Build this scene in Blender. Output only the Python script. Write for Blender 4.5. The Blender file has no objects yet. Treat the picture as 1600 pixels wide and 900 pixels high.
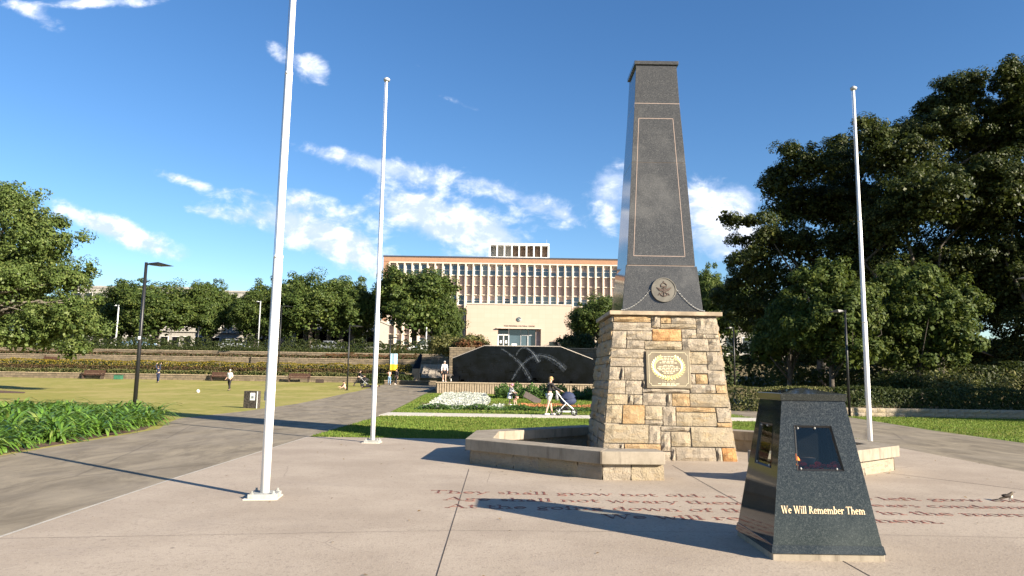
import bpy, bmesh, math, random
import numpy as np
from mathutils import Vector, Matrix, Euler
R_ = random.Random(7)
sc = bpy.context.scene
COL = sc.collection
rad = math.radians

# ---------------------------------------------------------------- camera
FPX = 1103.0; PITCH = math.atan(140 / FPX); ROLL = rad(0.9); EYE = 1.6
_F = np.array([0, math.cos(PITCH), math.sin(PITCH)])
_R0 = np.array([1.0, 0, 0]); _U0 = np.array([0, -math.sin(PITCH), math.cos(PITCH)])
_R = _R0 * math.cos(ROLL) + _U0 * math.sin(ROLL)
_U = -_R0 * math.sin(ROLL) + _U0 * math.cos(ROLL)
cam = bpy.data.cameras.new('camera'); cam_o = bpy.data.objects.new('camera', cam); COL.objects.link(cam_o)
cam.sensor_width = 36; cam.lens = FPX / 1600 * 36; cam.clip_start = 0.05; cam.clip_end = 6000
cam_o.matrix_world = Matrix(((_R[0], _U[0], -_F[0], 0), (_R[1], _U[1], -_F[1], 0), (_R[2], _U[2], -_F[2], EYE), (0, 0, 0, 1)))
sc.camera = cam_o

def ray(px, py):
    d = _F * FPX + _R * (px - 800) + _U * (450 - py)
    return d / d[1]
def at(px, py, Y):
    """the point at depth Y metres that stands at picture position px, py (1600 x 900)"""
    d = ray(px, py); return Vector((d[0] * Y, Y, EYE + d[2] * Y))
def on(px, Y):
    """x of picture column px at depth Y near eye height"""
    return at(px, 590, Y).x

# ---------------------------------------------------------------- sky, sun, exposure
SUN_AZ = 53.5; SUN_EL = 21.8     # sun behind the camera's right shoulder; azimuth from -Y towards +X
sd = Vector((math.sin(rad(SUN_AZ)) * math.cos(rad(SUN_EL)), -math.cos(rad(SUN_AZ)) * math.cos(rad(SUN_EL)), math.sin(rad(SUN_EL))))
world = bpy.data.worlds.new('World'); sc.world = world; world.use_nodes = True
wt = world.node_tree; wt.nodes.clear()
class NT:
    """tiny node-graph helper"""
    def __init__(s, t): s.t = t
    def n(s, typ, **kw):
        nd = s.t.nodes.new(typ)
        for k, v in kw.items():
            if k.startswith('_'): setattr(nd, k[1:], v)
        return nd
    def put(s, sock, v):
        if isinstance(v, bpy.types.NodeSocket): s.t.links.new(v, sock)
        elif v is not None:
            if hasattr(sock.default_value, '__len__') and not hasattr(v, '__len__'): v = [v] * len(sock.default_value)
            if hasattr(v, '__len__') and len(v) == 3 and len(sock.default_value) == 4: v = (*v, 1)
            sock.default_value = v
    def m(s, op, a, b=None, c=None, clamp=False):
        nd = s.t.nodes.new('ShaderNodeMath'); nd.operation = op; nd.use_clamp = clamp
        s.put(nd.inputs[0], a); s.put(nd.inputs[1], b)
        if c is not None: s.put(nd.inputs[2], c)
        return nd.outputs[0]
    def mix(s, f, a, b, blend='MIX'):
        nd = s.t.nodes.new('ShaderNodeMix'); nd.data_type = 'RGBA'; nd.blend_type = blend
        s.put(nd.inputs[0], f); s.put(nd.inputs[6], a); s.put(nd.inputs[7], b)
        return nd.outputs[2]
    def ss(s, v, a, b, lo=0, hi=1):
        nd = s.t.nodes.new('ShaderNodeMapRange'); nd.interpolation_type = 'SMOOTHSTEP'
        s.put(nd.inputs[0], v); s.put(nd.inputs[1], a); s.put(nd.inputs[2], b); s.put(nd.inputs[3], lo); s.put(nd.inputs[4], hi)
        return nd.outputs[0]
    def noise(s, vec, scale, detail=4, rough=0.55, dist=0.0, out=0):
        nd = s.t.nodes.new('ShaderNodeTexNoise'); s.put(nd.inputs['Vector'], vec)
        nd.inputs['Scale'].default_value = scale; nd.inputs['Detail'].default_value = detail
        nd.inputs['Roughness'].default_value = rough; nd.inputs['Distortion'].default_value = dist
        return nd.outputs[out]
    def mapping(s, vec, scale=(1, 1, 1), rot=(0, 0, 0), loc=(0, 0, 0)):
        nd = s.t.nodes.new('ShaderNodeMapping'); s.put(nd.inputs[0], vec)
        nd.inputs['Scale'].default_value = scale; nd.inputs['Rotation'].default_value = rot; nd.inputs['Location'].default_value = loc
        return nd.outputs[0]
W = NT(wt)
sky = wt.nodes.new('ShaderNodeTexSky'); sky.sky_type = 'NISHITA'; sky.sun_disc = False
sky.sun_elevation = rad(SUN_EL)
sky.sun_rotation = math.atan2(sd.x, sd.y)
sky.altitude = 0; sky.air_density = 1.0; sky.dust_density = 0.05; sky.ozone_density = 3.0
tc = wt.nodes.new('ShaderNodeTexCoord'); sep = wt.nodes.new('ShaderNodeSeparateXYZ'); wt.links.new(tc.outputs['Generated'], sep.inputs[0])
dx, dy, dz = sep.outputs
fy = W.m('MAXIMUM', dy, 0.06)
cu = W.m('DIVIDE', dx, fy); cv = W.m('DIVIDE', dz, fy)
fore = W.ss(dy, 0.30, 0.62)
# cloud banks, given as directions (tangents of bearing and height), half length, half width, tilt, weight
CLOUDS = [(215, 372, 118, 17, 21, .95), (150, 348, 50, 14, 15, .6), (292, 283, 55, 8, 16, .75), (388, 299, 26, 6, 12, .55), (465, 308, 22, 12, 8, .45),
          (478, 362, 120, 27, 19, 1.15), (545, 385, 52, 25, 30, .7), (335, 335, 46, 11, 12, .7), (535, 330, 50, 13, 18, .55),
          (545, 248, 90, 12, 13, .8), (640, 268, 90, 17, 10, .72), (700, 350, 108, 34, 19, 1.1), (640, 325, 45, 24, 10, .6), (770, 372, 50, 24, 25, .7),
          (805, 308, 85, 20, 20, .9), (880, 336, 26, 14, 30, .6), (955, 295, 34, 36, 40, 1.0), (950, 350, 20, 34, 0, .45), (1120, 330, 74, 36, 27, 1.15), (1165, 310, 42, 19, 8, .8), (1110, 385, 45, 30, 0, .8),
          (490, 110, 28, 20, 40, 1.0), (432, 76, 24, 13, 45, .8), (150, 4, 100, 9, -3, 1.1), (50, 20, 50, 14, 24, 1.0), (283, 54, 15, 6, 25, .45),
          (715, 160, 38, 7, 18, .4), (610, 60, 14, 5, 25, .35), (655, 103, 15, 6, 20, .35), (340, 35, 14, 6, 30, .3)]
tot = None
for (px, py, a, b, ang, wgt) in CLOUDS:
    d = ray(px, py); u0, v0 = d[0], d[2]; k = 1.0 / FPX; t = rad(-ang)
    a *= k * 1.12; b *= k * 1.1
    du = W.m('SUBTRACT', cu, u0); dv = W.m('SUBTRACT', cv, v0)
    p1 = W.m('MULTIPLY_ADD', du, math.cos(t) / a, W.m('MULTIPLY', dv, math.sin(t) / a))
    p2 = W.m('MULTIPLY_ADD', du, -math.sin(t) / b, W.m('MULTIPLY', dv, math.cos(t) / b))
    q = W.m('MULTIPLY_ADD', p1, p1, W.m('MULTIPLY', p2, p2))
    e = W.m('MULTIPLY', W.m('EXPONENT', W.m('MULTIPLY', q, -0.8)), wgt)
    tot = e if tot is None else W.m('ADD', tot, e)
comb = wt.nodes.new('ShaderNodeCombineXYZ'); wt.links.new(cu, comb.inputs[0]); wt.links.new(cv, comb.inputs[1])
cvec = W.mapping(comb.outputs[0], scale=(1, 1.35, 1), rot=(0, 0, rad(16)))
warp = W.noise(cvec, 9, 3, 0.5, out=1)
wv = wt.nodes.new('ShaderNodeVectorMath'); wv.operation = 'MULTIPLY_ADD'; wt.links.new(warp, wv.inputs[0]); wv.inputs[1].default_value = (.05, .05, 0); wt.links.new(cvec, wv.inputs[2])
n1 = W.noise(wv.outputs[0], 12, 10, 0.62)
n2 = W.noise(wv.outputs[0], 30, 6, 0.6)
tex = W.m('ADD', W.m('MULTIPLY', n1, .75), W.m('MULTIPLY', n2, .25))
dens = W.m('ADD', W.m('MULTIPLY', tot, 0.96), W.m('MULTIPLY', W.m('SUBTRACT', tex, 0.52), W.m('MULTIPLY_ADD', W.ss(tot, 0.0, 0.5), 2.6, 0.6)))
front = W.m('MULTIPLY', W.ss(dens, 0.30, 1.12), fore)
# the same broken cloud goes on over the rest of the sky
hz = W.m('ADD', W.m('MAXIMUM', dz, 0.0), 0.18)
c2 = wt.nodes.new('ShaderNodeCombineXYZ'); W.put(c2.inputs[0], W.m('DIVIDE', dx, hz)); W.put(c2.inputs[1], W.m('DIVIDE', dy, hz))
n3 = W.noise(c2.outputs[0], 1.3, 8, 0.58)
back = W.m('MULTIPLY', W.m('MULTIPLY', W.ss(n3, 0.56, 0.72), W.m('SUBTRACT', 1.0, W.ss(dy, 0.15, 0.55))), W.ss(dz, 0.0, 0.08))
cov = W.m('MAXIMUM', front, back)
# cloud tone: sunlit tops, greyer where thick and low
off = wt.nodes.new('ShaderNodeVectorMath'); off.operation = 'ADD'; wt.links.new(wv.outputs[0], off.inputs[0]); off.inputs[1].default_value = (.014, .030, 0)
n1b = W.noise(off.outputs[0], 12, 10, 0.62)
tone = W.ss(W.m('ADD', W.m('MULTIPLY', W.m('SUBTRACT', n1, n1b), 1.6), W.m('MULTIPLY', n2, .5)), 0.14, 0.46)
ccol = W.mix(tone, (4.6, 5.4, 7.2), (8.0, 8.2, 8.8))
hs = wt.nodes.new('ShaderNodeHueSaturation'); hs.inputs['Hue'].default_value = 0.505; hs.inputs['Saturation'].default_value = 1.20; hs.inputs['Value'].default_value = 1.09; wt.links.new(sky.outputs[0], hs.inputs['Color'])
skyc = W.mix(W.m('MULTIPLY', cov, 0.92), hs.outputs[0], ccol)
bg = wt.nodes.new('ShaderNodeBackground'); bg.inputs[1].default_value = 0.056; wt.links.new(skyc, bg.inputs[0])
wo = wt.nodes.new('ShaderNodeOutputWorld'); wt.links.new(bg.outputs[0], wo.inputs[0])
world.cycles.sampling_method = 'MANUAL'; world.cycles.sample_map_resolution = 512

sun = bpy.data.lights.new('sun', 'SUN'); sun.energy = 5.0; sun.angle = rad(0.5); sun.color = (1.0, 0.89, 0.73)
sun_o = bpy.data.objects.new('sun', sun); COL.objects.link(sun_o)
sun_o.rotation_euler = sd.to_track_quat('Z', 'Y').to_euler()
sc.view_settings.view_transform = 'Standard'; sc.view_settings.look = 'None'; sc.view_settings.gamma = 1
sc.view_settings.use_curve_mapping = False; sc.view_settings.exposure = 1.58
sc.render.engine = 'CYCLES'
sc.cycles.use_denoising = True; sc.cycles.max_bounces = 6; sc.cycles.diffuse_bounces = 3; sc.cycles.glossy_bounces = 3
sc.cycles.transparent_max_bounces = 12; sc.cycles.sample_clamp_indirect = 6

# ---------------------------------------------------------------- materials
MATS = {}
def newmat(name):
    m = bpy.data.materials.new(name); m.use_nodes = True; m.node_tree.nodes.clear(); MATS[name] = m
    T = NT(m.node_tree)
    return m, T
def finish(T, col, rough=0.7, bump=None, bstr=0.3, bdist=0.01, spec=0.4, metal=0.0, extra=None, coat=0.0):
    b = T.t.nodes.new('ShaderNodeBsdfPrincipled'); o = T.t.nodes.new('ShaderNodeOutputMaterial')
    T.put(b.inputs['Base Color'], col); T.put(b.inputs['Roughness'], rough); b.inputs['Specular IOR Level'].default_value = spec
    b.inputs['Metallic'].default_value = metal; b.inputs['Coat Weight'].default_value = coat
    if bump is not None:
        bn = T.t.nodes.new('ShaderNodeBump'); bn.inputs['Strength'].default_value = bstr; bn.inputs['Distance'].default_value = bdist
        T.put(bn.inputs['Height'], bump); T.t.links.new(bn.outputs[0], b.inputs['Normal'])
    s = b.outputs[0]
    if extra: s = extra(T, s)
    T.t.links.new(s, o.inputs[0])
    return b
def objco(T): return T.t.nodes.new('ShaderNodeTexCoord').outputs['Object']
def worldpos(T): return T.t.nodes.new('ShaderNodeNewGeometry').outputs['Position']
def plain(name, col, rough=0.6, var=0.12, scale=6, spec=0.4, metal=0.0, bstr=0.15, coat=0.0):
    m, T = newmat(name); c = objco(T)
    n = T.noise(c, scale, 5)
    d = tuple(x * (1 - var * 1.6) for x in col); l = tuple(min(1, x * (1 + var)) for x in col)
    finish(T, T.mix(T.ss(n, .3, .7), d, l), rough, T.noise(c, scale * 7, 3), bstr, 0.005, spec, metal, coat=coat)
    return m
def leafmat(name, cols, rough=0.6, trans=0.25, spec=0.16):
    m, T = newmat(name)
    g = T.t.nodes.new('ShaderNodeNewGeometry'); r = g.outputs['Random Per Island']
    cr = T.t.nodes.new('ShaderNodeValToRGB'); T.t.links.new(r, cr.inputs[0]); e = cr.color_ramp.elements
    e[0].position = 0; e[0].color = (*cols[0], 1); e[1].position = 1; e[1].color = (*cols[-1], 1)
    for i, c in enumerate(cols[1:-1]):
        x = e.new((i + 1) / (len(cols) - 1)); x.color = (*c, 1)
    big = T.ss(T.noise(g.outputs['Position'], 0.45, 3), .35, .65)
    col = T.mix(T.m('MULTIPLY', big, .5), cr.outputs[0], (*[v * 1.5 for v in cols[1]], 1))
    def ex(T, s):
        t = T.t.nodes.new('ShaderNodeBsdfTranslucent'); T.t.links.new(T.mix(.5, col, (.20, .26, .04)), t.inputs[0])
        mx = T.t.nodes.new('ShaderNodeMixShader'); mx.inputs[0].default_value = trans
        T.t.links.new(s, mx.inputs[1]); T.t.links.new(t.outputs[0], mx.inputs[2]); return mx.outputs[0]
    finish(T, col, rough, spec=spec, extra=ex)
    return m

def mk_plaza():
    m, T = newmat('plaza_concrete'); p = worldpos(T)
    fine = T.noise(p, 95, 3, .6); mid = T.noise(p, 14, 5, .6); big = T.noise(p, 0.55, 5, .6)
    v = T.t.nodes.new('ShaderNodeTexVoronoi'); v.inputs['Scale'].default_value = 42; T.put(v.inputs['Vector'], p)
    base = T.mix(T.ss(big, .32, .68), (.305, .248, .190), (.385, .320, .250))
    base = T.mix(T.m('MULTIPLY', T.ss(mid, .5, .75), .35), base, (.34, .275, .225))
    agg = T.m('MULTIPLY', T.ss(v.outputs['Color'], .62, .9), T.ss(fine, .45, .62))
    base = T.mix(T.m('MULTIPLY', agg, .85), base, (.13, .10, .082))
    base = T.mix(T.m('MULTIPLY', T.ss(fine, .56, .72), .4), base, (.62, .54, .46))
    stn = T.ss(T.noise(T.mapping(p, scale=(.5, 1.4, 1)), 0.9, 6, .65, .6), .56, .72)
    base = T.mix(T.m('MULTIPLY', stn, .32), base, (.27, .225, .19))
    gum = T.t.nodes.new('ShaderNodeTexVoronoi'); gum.inputs['Scale'].default_value = 1.15; T.put(gum.inputs['Vector'], T.mix(.03, p, T.noise(p, 9, 3, out=1)))
    gs = T.t.nodes.new('ShaderNodeSeparateColor'); T.t.links.new(gum.outputs['Color'], gs.inputs[0])
    base = T.mix(T.m('MULTIPLY', T.ss(gum.outputs['Distance'], .02, .034, 1, 0), T.m('MULTIPLY', T.ss(gs.outputs[0], .45, .5), .7)), base, (.12, .10, .085))
    drip = T.ss(T.noise(p, 2.6, 8, .7, 1.1), .57, .66)
    base = T.mix(T.m('MULTIPLY', drip, .22), base, (.20, .165, .135))
    crk = T.t.nodes.new('ShaderNodeTexVoronoi'); crk.feature = 'DISTANCE_TO_EDGE'; crk.inputs['Scale'].default_value = .22; T.put(crk.inputs['Vector'], T.mix(.12, p, T.noise(p, 1.1, 7, .7, out=1)))
    base = T.mix(T.m('MULTIPLY', T.ss(crk.outputs[0], .0, .0022, 1, 0), T.m('MULTIPLY', T.ss(big, .45, .6), .6)), base, (.14, .11, .09))
    finish(T, base, .8, T.m('ADD', fine, v.outputs['Distance']), .35, .004, .3)
mk_plaza()
def mk_asphalt():
    m, T = newmat('path_asphalt'); p = worldpos(T)
    streak = T.noise(T.mapping(p, scale=(1.3, .42, 1), rot=(0, 0, rad(24))), 1.3, 10, .75, .6)
    fine = T.noise(p, 70, 3, .7); big = T.noise(p, .35, 4)
    c = T.mix(T.ss(streak, .33, .68), (.145, .119, .084), (.285, .238, .168))
    c = T.mix(T.m('MULTIPLY', T.ss(big, .4, .7), .4), c, (.26, .225, .18))
    c = T.mix(T.m('MULTIPLY', T.ss(fine, .52, .75), .5), c, (.10, .088, .07))
    crk = T.t.nodes.new('ShaderNodeTexVoronoi'); crk.feature = 'DISTANCE_TO_EDGE'; crk.inputs['Scale'].default_value = .32
    T.put(crk.inputs['Vector'], T.mapping(T.mix(.06, p, T.noise(p, 1.3, 4, out=1)), scale=(1, .45, 1)))
    ln = T.ss(crk.outputs[0], .0, .012, 1, 0)
    c = T.mix(T.m('MULTIPLY', ln, .35), c, (.06, .05, .04))
    finish(T, c, .85, fine, .4, .004, .25)
mk_asphalt()
def mk_grass(name, a, b, c_, dry):
    m, T = newmat(name); p = worldpos(T)
    f = T.noise(T.mapping(p, scale=(1, .55, 1)), 26, 5, .7); mid = T.noise(p, 1.4, 8, .75); big = T.noise(T.mapping(p, scale=(1, .6, 1)), .22, 6, .65)
    c = T.mix(T.ss(mid, .35, .65), a, b)
    c = T.mix(T.m('MULTIPLY', T.ss(f, .42, .7), .6), c, c_)
    c = T.mix(T.m('MULTIPLY', T.ss(T.m('ADD', T.m('MULTIPLY', big, .6), T.m('MULTIPLY', mid, .4)), .46, .58), .75), c, dry)
    finish(T, c, .9, T.noise(p, 60, 4, .7), .15, .01, .1)
mk_grass('lawn_dry', (.235, .225, .056), (.30, .268, .078), (.165, .175, .044), (.36, .295, .115))
mk_grass('lawn_green', (.085, .132, .022), (.125, .168, .032), (.058, .095, .016), (.19, .18, .052))
mk_grass('ground_rough', (.10, .085, .045), (.14, .12, .06), (.05, .05, .025), (.18, .14, .08))
leafmat('grass_blade', [(.065, .115, .018), (.105, .165, .025), (.155, .19, .036), (.24, .22, .065)], .6, .35)

def mk_granite(name, a, b, rough):
    m, T = newmat(name); c = objco(T)
    v = T.t.nodes.new('ShaderNodeTexVoronoi'); v.inputs['Scale'].default_value = 75; T.put(v.inputs['Vector'], c)
    n = T.noise(c, 130, 3, .7); w = T.noise(c, .9, 5, .6)
    sp = T.m('MULTIPLY_ADD', T.ss(n, .42, .68), .7, T.m('MULTIPLY', T.ss(v.outputs['Color'], .55, 1.0), .5))
    col = T.mix(T.m('MULTIPLY', sp, 1.0, clamp=True), a, b)
    col = T.mix(T.m('MULTIPLY', T.ss(w, .5, .7), .25), col, tuple(x * 1.5 for x in b))
    r = T.ss(w, .2, .8, rough * .8, rough * 1.3)
    finish(T, col, r, None, spec=.42)
mk_granite('granite_shaft', (.032, .032, .031), (.125, .122, .114), .06)
mk_granite('granite_dark', (.012, .0135, .013), (.058, .062, .058), .05)
def mk_stone(name, cols):
    m, T = newmat(name); c = objco(T); p = worldpos(T)
    oi = T.t.nodes.new('ShaderNodeObjectInfo')
    n = T.noise(p, 5.5, 7, .62, .4); f = T.noise(p, 34, 5, .7); st = T.noise(T.mapping(p, scale=(1, 1, 3.5)), 3.2, 5, .6)
    col = T.mix(T.ss(n, .34, .64), cols[0], cols[1])
    col = T.mix(T.m('MULTIPLY', T.ss(st, .52, .68), .6), col, cols[2])
    col = T.mix(T.m('MULTIPLY', T.ss(f, .55, .75), .5), col, cols[3])
    col = T.mix(T.m('MULTIPLY', oi.outputs['Random'], .25), col, cols[3])
    pit = T.m('MULTIPLY', T.ss(T.noise(T.mapping(p, scale=(1, 1, 2.2)), 11, 4, .6, 1.2), .61, .72), .38)
    col = T.mix(pit, col, tuple(x * .3 for x in cols[3]))
    finish(T, col, .9, T.m('SUBTRACT', T.m('ADD', n, T.m('MULTIPLY', f, .6)), T.m('MULTIPLY', pit, .5)), 1.0, .05, .2)
mk_stone('sandstone_cream', [(.35, .298, .228), (.30, .252, .192), (.335, .255, .155), (.245, .20, .152)])
mk_stone('sandstone_buff', [(.335, .278, .20), (.35, .286, .19), (.345, .24, .12), (.24, .195, .14)])
mk_stone('sandstone_orange', [(.35, .222, .105), (.385, .275, .155), (.31, .165, .066), (.36, .295, .205)])
mk_stone('sandstone_rust', [(.40, .20, .075), (.47, .27, .12), (.29, .125, .05), (.5, .34, .19)])
plain('mortar', (.36, .305, .235), .9, .15, 9)
plain('coping_stone', (.33, .26, .18), .8, .2, 4)
def mk_conc(name, a, b, stain, spec=.3):
    m, T = newmat(name); p = worldpos(T)
    n = T.noise(p, 3.2, 6, .65); st = T.noise(T.mapping(p, scale=(5, 5, .55)), 1.6, 6, .65); f = T.noise(p, 46, 3, .6)
    c = T.mix(T.ss(n, .35, .65), a, b)
    c = T.mix(T.m('MULTIPLY', T.ss(st, .5, .7), .7), c, stain)
    c = T.mix(T.m('MULTIPLY', T.ss(f, .55, .75), .25), c, stain)
    finish(T, c, .82, f, .25, .004, spec)
mk_conc('bench_concrete', (.23, .195, .148), (.29, .25, .195), (.11, .088, .064))
mk_conc('slab_concrete', (.50, .46, .39), (.58, .53, .45), (.35, .31, .26))
mk_conc('basin_concrete', (.30, .235, .165), (.37, .29, .20), (.17, .125, .085))
mk_conc('steps_concrete', (.27, .24, .20), (.34, .30, .25), (.13, .115, .095))
mk_conc('white_render', (.30, .28, .245), (.35, .33, .295), (.20, .185, .16))
mk_conc('galvanised', (.27, .275, .26), (.35, .355, .335), (.17, .155, .13))
plain('matte_black', (.006, .006, .006), .95, .2, 9, .03)  # flat matte black that keeps the stand's inside looking dark
def mk_paint():
    m, T = newmat('white_paint'); p = worldpos(T); n = T.noise(T.mapping(p, scale=(9, 9, .5)), 1.5, 6, .65); f = T.noise(p, 16, 5, .7)
    c = T.mix(T.m('MULTIPLY', T.ss(n, .48, .72), .5), (.80, .79, .77), (.58, .555, .51)); c = T.mix(T.m('MULTIPLY', T.ss(f, .62, .74), .5), c, (.42, .38, .33))
    finish(T, c, .38, f, .08, .002, .5)
mk_paint()
plain('black_metal', (.014, .014, .015), .42, .1, 5)
plain('grey_metal', (.38, .39, .40), .45, .1, 5)
plain('lamp_lens', (.62, .62, .60), .3, .05)
plain('joint_sealant', (.055, .042, .035), .8, .2)
plain('letter_red', (.21, .078, .055), .75, .5, 9)
plain('letter_gold', (.80, .60, .36), .45, .05)
plain('inlay_pink', (.30, .225, .185), .6, .05)
plain('bronze_plate', (.205, .165, .108), .42, .12, 5, .5, .35)
plain('bronze_disc', (.115, .104, .084), .5, .15, 7, .5, .2)
plain('bronze_relief', (.085, .058, .045), .5, .2, 20, .5, .35)
plain('plaque_gold', (.78, .64, .26), .4, .08, 20, .5, .2)
plain('plaque_letter', (.70, .62, .42), .45, .05)
plain('chain_steel', (.45, .44, .41), .35, .1, 30, .5, .6)
plain('black_granite', (.0022, .0030, .0048), .12, .4, 1.2, .16)
plain('bench_timber', (.075, .036, .024), .6, .3, 9)
plain('brown_metal', (.05, .035, .028), .6, .2)
plain('green_plastic', (.035, .13, .075), .5, .15)
plain('sign_board', (.060, .050, .040), .75, .5, 16)
plain('notice_white', (.78, .79, .76), .5, .03)
plain('notice_mark', (.06, .09, .09), .5, .1)
plain('street_tar', (.06, .058, .055), .85, .2, 1)
plain('line_white', (.7, .7, .66), .7, .1)
plain('mulch', (.115, .065, .042), .95, .45, 14, bstr=.8)
plain('bark_grey', (.17, .145, .115), .9, .3, 5, bstr=.8)
plain('bark_dark', (.085, .070, .055), .9, .3, 5, bstr=.8)
# building
def mk_brick():
    m, T = newmat('facade_brick'); p = worldpos(T)
    mp = T.t.nodes.new('ShaderNodeMapping'); mp.inputs['Rotation'].default_value = (rad(90), 0, 0); T.put(mp.inputs[0], p)
    b = T.t.nodes.new('ShaderNodeTexBrick'); T.t.links.new(mp.outputs[0], b.inputs[0]); b.inputs['Scale'].default_value = 2.2
    b.inputs['Color1'].default_value = (.25, .125, .078, 1); b.inputs['Color2'].default_value = (.31, .17, .105, 1); b.inputs['Mortar'].default_value = (.38, .25, .16, 1)
    n = T.noise(p, .8, 5)
    finish(T, T.mix(T.m('MULTIPLY', n, .35), b.outputs[0], (.33, .18, .10)), .9, b.outputs[1], .3, .01)
mk_brick()
def mk_tile():
    m, T = newmat('cream_tile'); p = worldpos(T)
    mp = T.t.nodes.new('ShaderNodeMapping'); mp.inputs['Rotation'].default_value = (rad(90), 0, 0); T.put(mp.inputs[0], p)
    b = T.t.nodes.new('ShaderNodeTexBrick'); T.t.links.new(mp.outputs[0], b.inputs[0]); b.inputs['Scale'].default_value = 1.0; b.offset = 0
    b.inputs['Brick Width'].default_value = 1.2; b.inputs['Row Height'].default_value = .8; b.inputs['Mortar Size'].default_value = .022
    b.inputs['Color1'].default_value = (.45, .355, .28, 1); b.inputs['Color2'].default_value = (.425, .335, .26, 1); b.inputs['Mortar'].default_value = (.41, .31, .235, 1)
    n = T.noise(T.mapping(p, scale=(1, 1, .4)), .9, 6, .6)
    finish(T, T.mix(T.m('MULTIPLY', T.ss(n, .4, .7), .35), b.outputs[0], (.43, .325, .25)), .7, b.outputs[1], .25, .01)
mk_tile()
plain('cream_fin', (.54, .465, .375), .7, .06, 1)
plain('pink_panel', (.33, .255, .235), .7, .12, 1.5)
plain('pink_panel_pale', (.44, .34, .295), .7, .12, 1.5)
plain('window_frame', (.72, .70, .66), .5, .05)
plain('roof_dark', (.05, .05, .06), .8, .2)
plain('brown_screen', (.14, .09, .06), .8, .3, 3)
def mk_glass(name, tint, rough=.06):
    m, T = newmat(name); n = T.noise(worldpos(T), .6, 3)
    finish(T, T.mix(n, tint, tuple(x * .5 for x in tint)), rough, spec=.9)
mk_glass('window_glass', (.07, .11, .14)); mk_glass('window_glass_pale', (.18, .22, .22)); mk_glass('dark_glass', (.012, .012, .014))
mk_glass('car_glass', (.02, .025, .03), .03)
plain('car_white', (.75, .75, .74), .22, .03, 2, .5, coat=.5); plain('car_silver', (.42, .44, .46), .25, .03, 2, .5, .4, coat=.5); plain('car_blue', (.16, .26, .38), .25, .03, 2, .5, .2, coat=.5)
plain('tyre', (.018, .018, .018), .8, .1)
def mk_pane():
    m, T = newmat('clear_pane')
    o = T.t.nodes.new('ShaderNodeOutputMaterial'); t = T.t.nodes.new('ShaderNodeBsdfTransparent'); t.inputs[0].default_value = (.86, .9, .88, 1)
    g = T.t.nodes.new('ShaderNodeBsdfGlossy'); g.inputs['Roughness'].default_value = .02
    fr = T.t.nodes.new('ShaderNodeFresnel'); fr.inputs[0].default_value = 1.5
    mx = T.t.nodes.new('ShaderNodeMixShader'); T.t.links.new(fr.outputs[0], mx.inputs[0]); T.t.links.new(t.outputs[0], mx.inputs[1]); T.t.links.new(g.outputs[0], mx.inputs[2]); T.t.links.new(mx.outputs[0], o.inputs[0])
mk_pane()
def mk_water():
    m, T = newmat('water_spray')
    o = T.t.nodes.new('ShaderNodeOutputMaterial'); t = T.t.nodes.new('ShaderNodeBsdfTransparent')
    d = T.t.nodes.new('ShaderNodeBsdfDiffuse'); d.inputs[0].default_value = (.75, .82, .9, 1)
    n = T.noise(worldpos(T), 7, 5, .7)
    mx = T.t.nodes.new('ShaderNodeMixShader'); T.t.links.new(T.ss(n, .35, .8, .0, .10), mx.inputs[0]); T.t.links.new(t.outputs[0], mx.inputs[1]); T.t.links.new(d.outputs[0], mx.inputs[2]); T.t.links.new(mx.outputs[0], o.inputs[0])
    m3, T = newmat('water_mist'); o = T.t.nodes.new('ShaderNodeOutputMaterial'); t = T.t.nodes.new('ShaderNodeBsdfTransparent'); d = T.t.nodes.new('ShaderNodeBsdfDiffuse'); d.inputs[0].default_value = (.6, .72, .9, 1)
    mx = T.t.nodes.new('ShaderNodeMixShader'); T.t.links.new(T.ss(T.noise(worldpos(T), 3, 4, .6), .35, .8, .0, .03), mx.inputs[0]); T.t.links.new(t.outputs[0], mx.inputs[1]); T.t.links.new(d.outputs[0], mx.inputs[2]); T.t.links.new(mx.outputs[0], o.inputs[0])
    m2, T = newmat('pool_water'); finish(T, (.01, .02, .03), .05, T.noise(worldpos(T), 6, 4), .3, .05, .6)
mk_water()
def mk_flame():
    m, T = newmat('flame_glow'); o = T.t.nodes.new('ShaderNodeOutputMaterial'); e = T.t.nodes.new('ShaderNodeEmission'); e.inputs[0].default_value = (1, .22, .03, 1); e.inputs[1].default_value = 1.6; T.t.links.new(e.outputs[0], o.inputs[0])
mk_flame()
plain('poppy_red', (.55, .014, .022), .6, .2, 20)
# leaves
leafmat('leaf_left', [(.032, .052, .014), (.062, .092, .024), (.100, .132, .035), (.15, .175, .052)], .45, .22)
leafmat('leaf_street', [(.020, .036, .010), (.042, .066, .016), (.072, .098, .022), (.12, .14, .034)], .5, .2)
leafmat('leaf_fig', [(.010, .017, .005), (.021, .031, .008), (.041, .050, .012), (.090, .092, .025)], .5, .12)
leafmat('leaf_small_tree', [(.016, .029, .007), (.036, .056, .011), (.064, .086, .017), (.11, .125, .030)], .62, .22)
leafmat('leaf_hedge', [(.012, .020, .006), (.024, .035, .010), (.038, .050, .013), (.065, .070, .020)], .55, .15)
leafmat('leaf_bronze', [(.035, .020, .012), (.060, .034, .018), (.085, .055, .025), (.05, .055, .02)], .6, .15)
leafmat('leaf_shrub', [(.045, .05, .018), (.085, .09, .03), (.13, .125, .045), (.2, .17, .07)], .5, .2)
leafmat('leaf_red', [(.08, .035, .02), (.14, .055, .025), (.09, .07, .03), (.05, .06, .02)], .55, .2)
leafmat('flower_yellow', [(.075, .07, .02), (.16, .125, .02), (.28, .20, .02), (.055, .055, .02)], .6, .2)
leafmat('flower_white', [(.30, .32, .27), (.44, .45, .40), (.52, .52, .47), (.12, .17, .09)], .7, .15)
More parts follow.
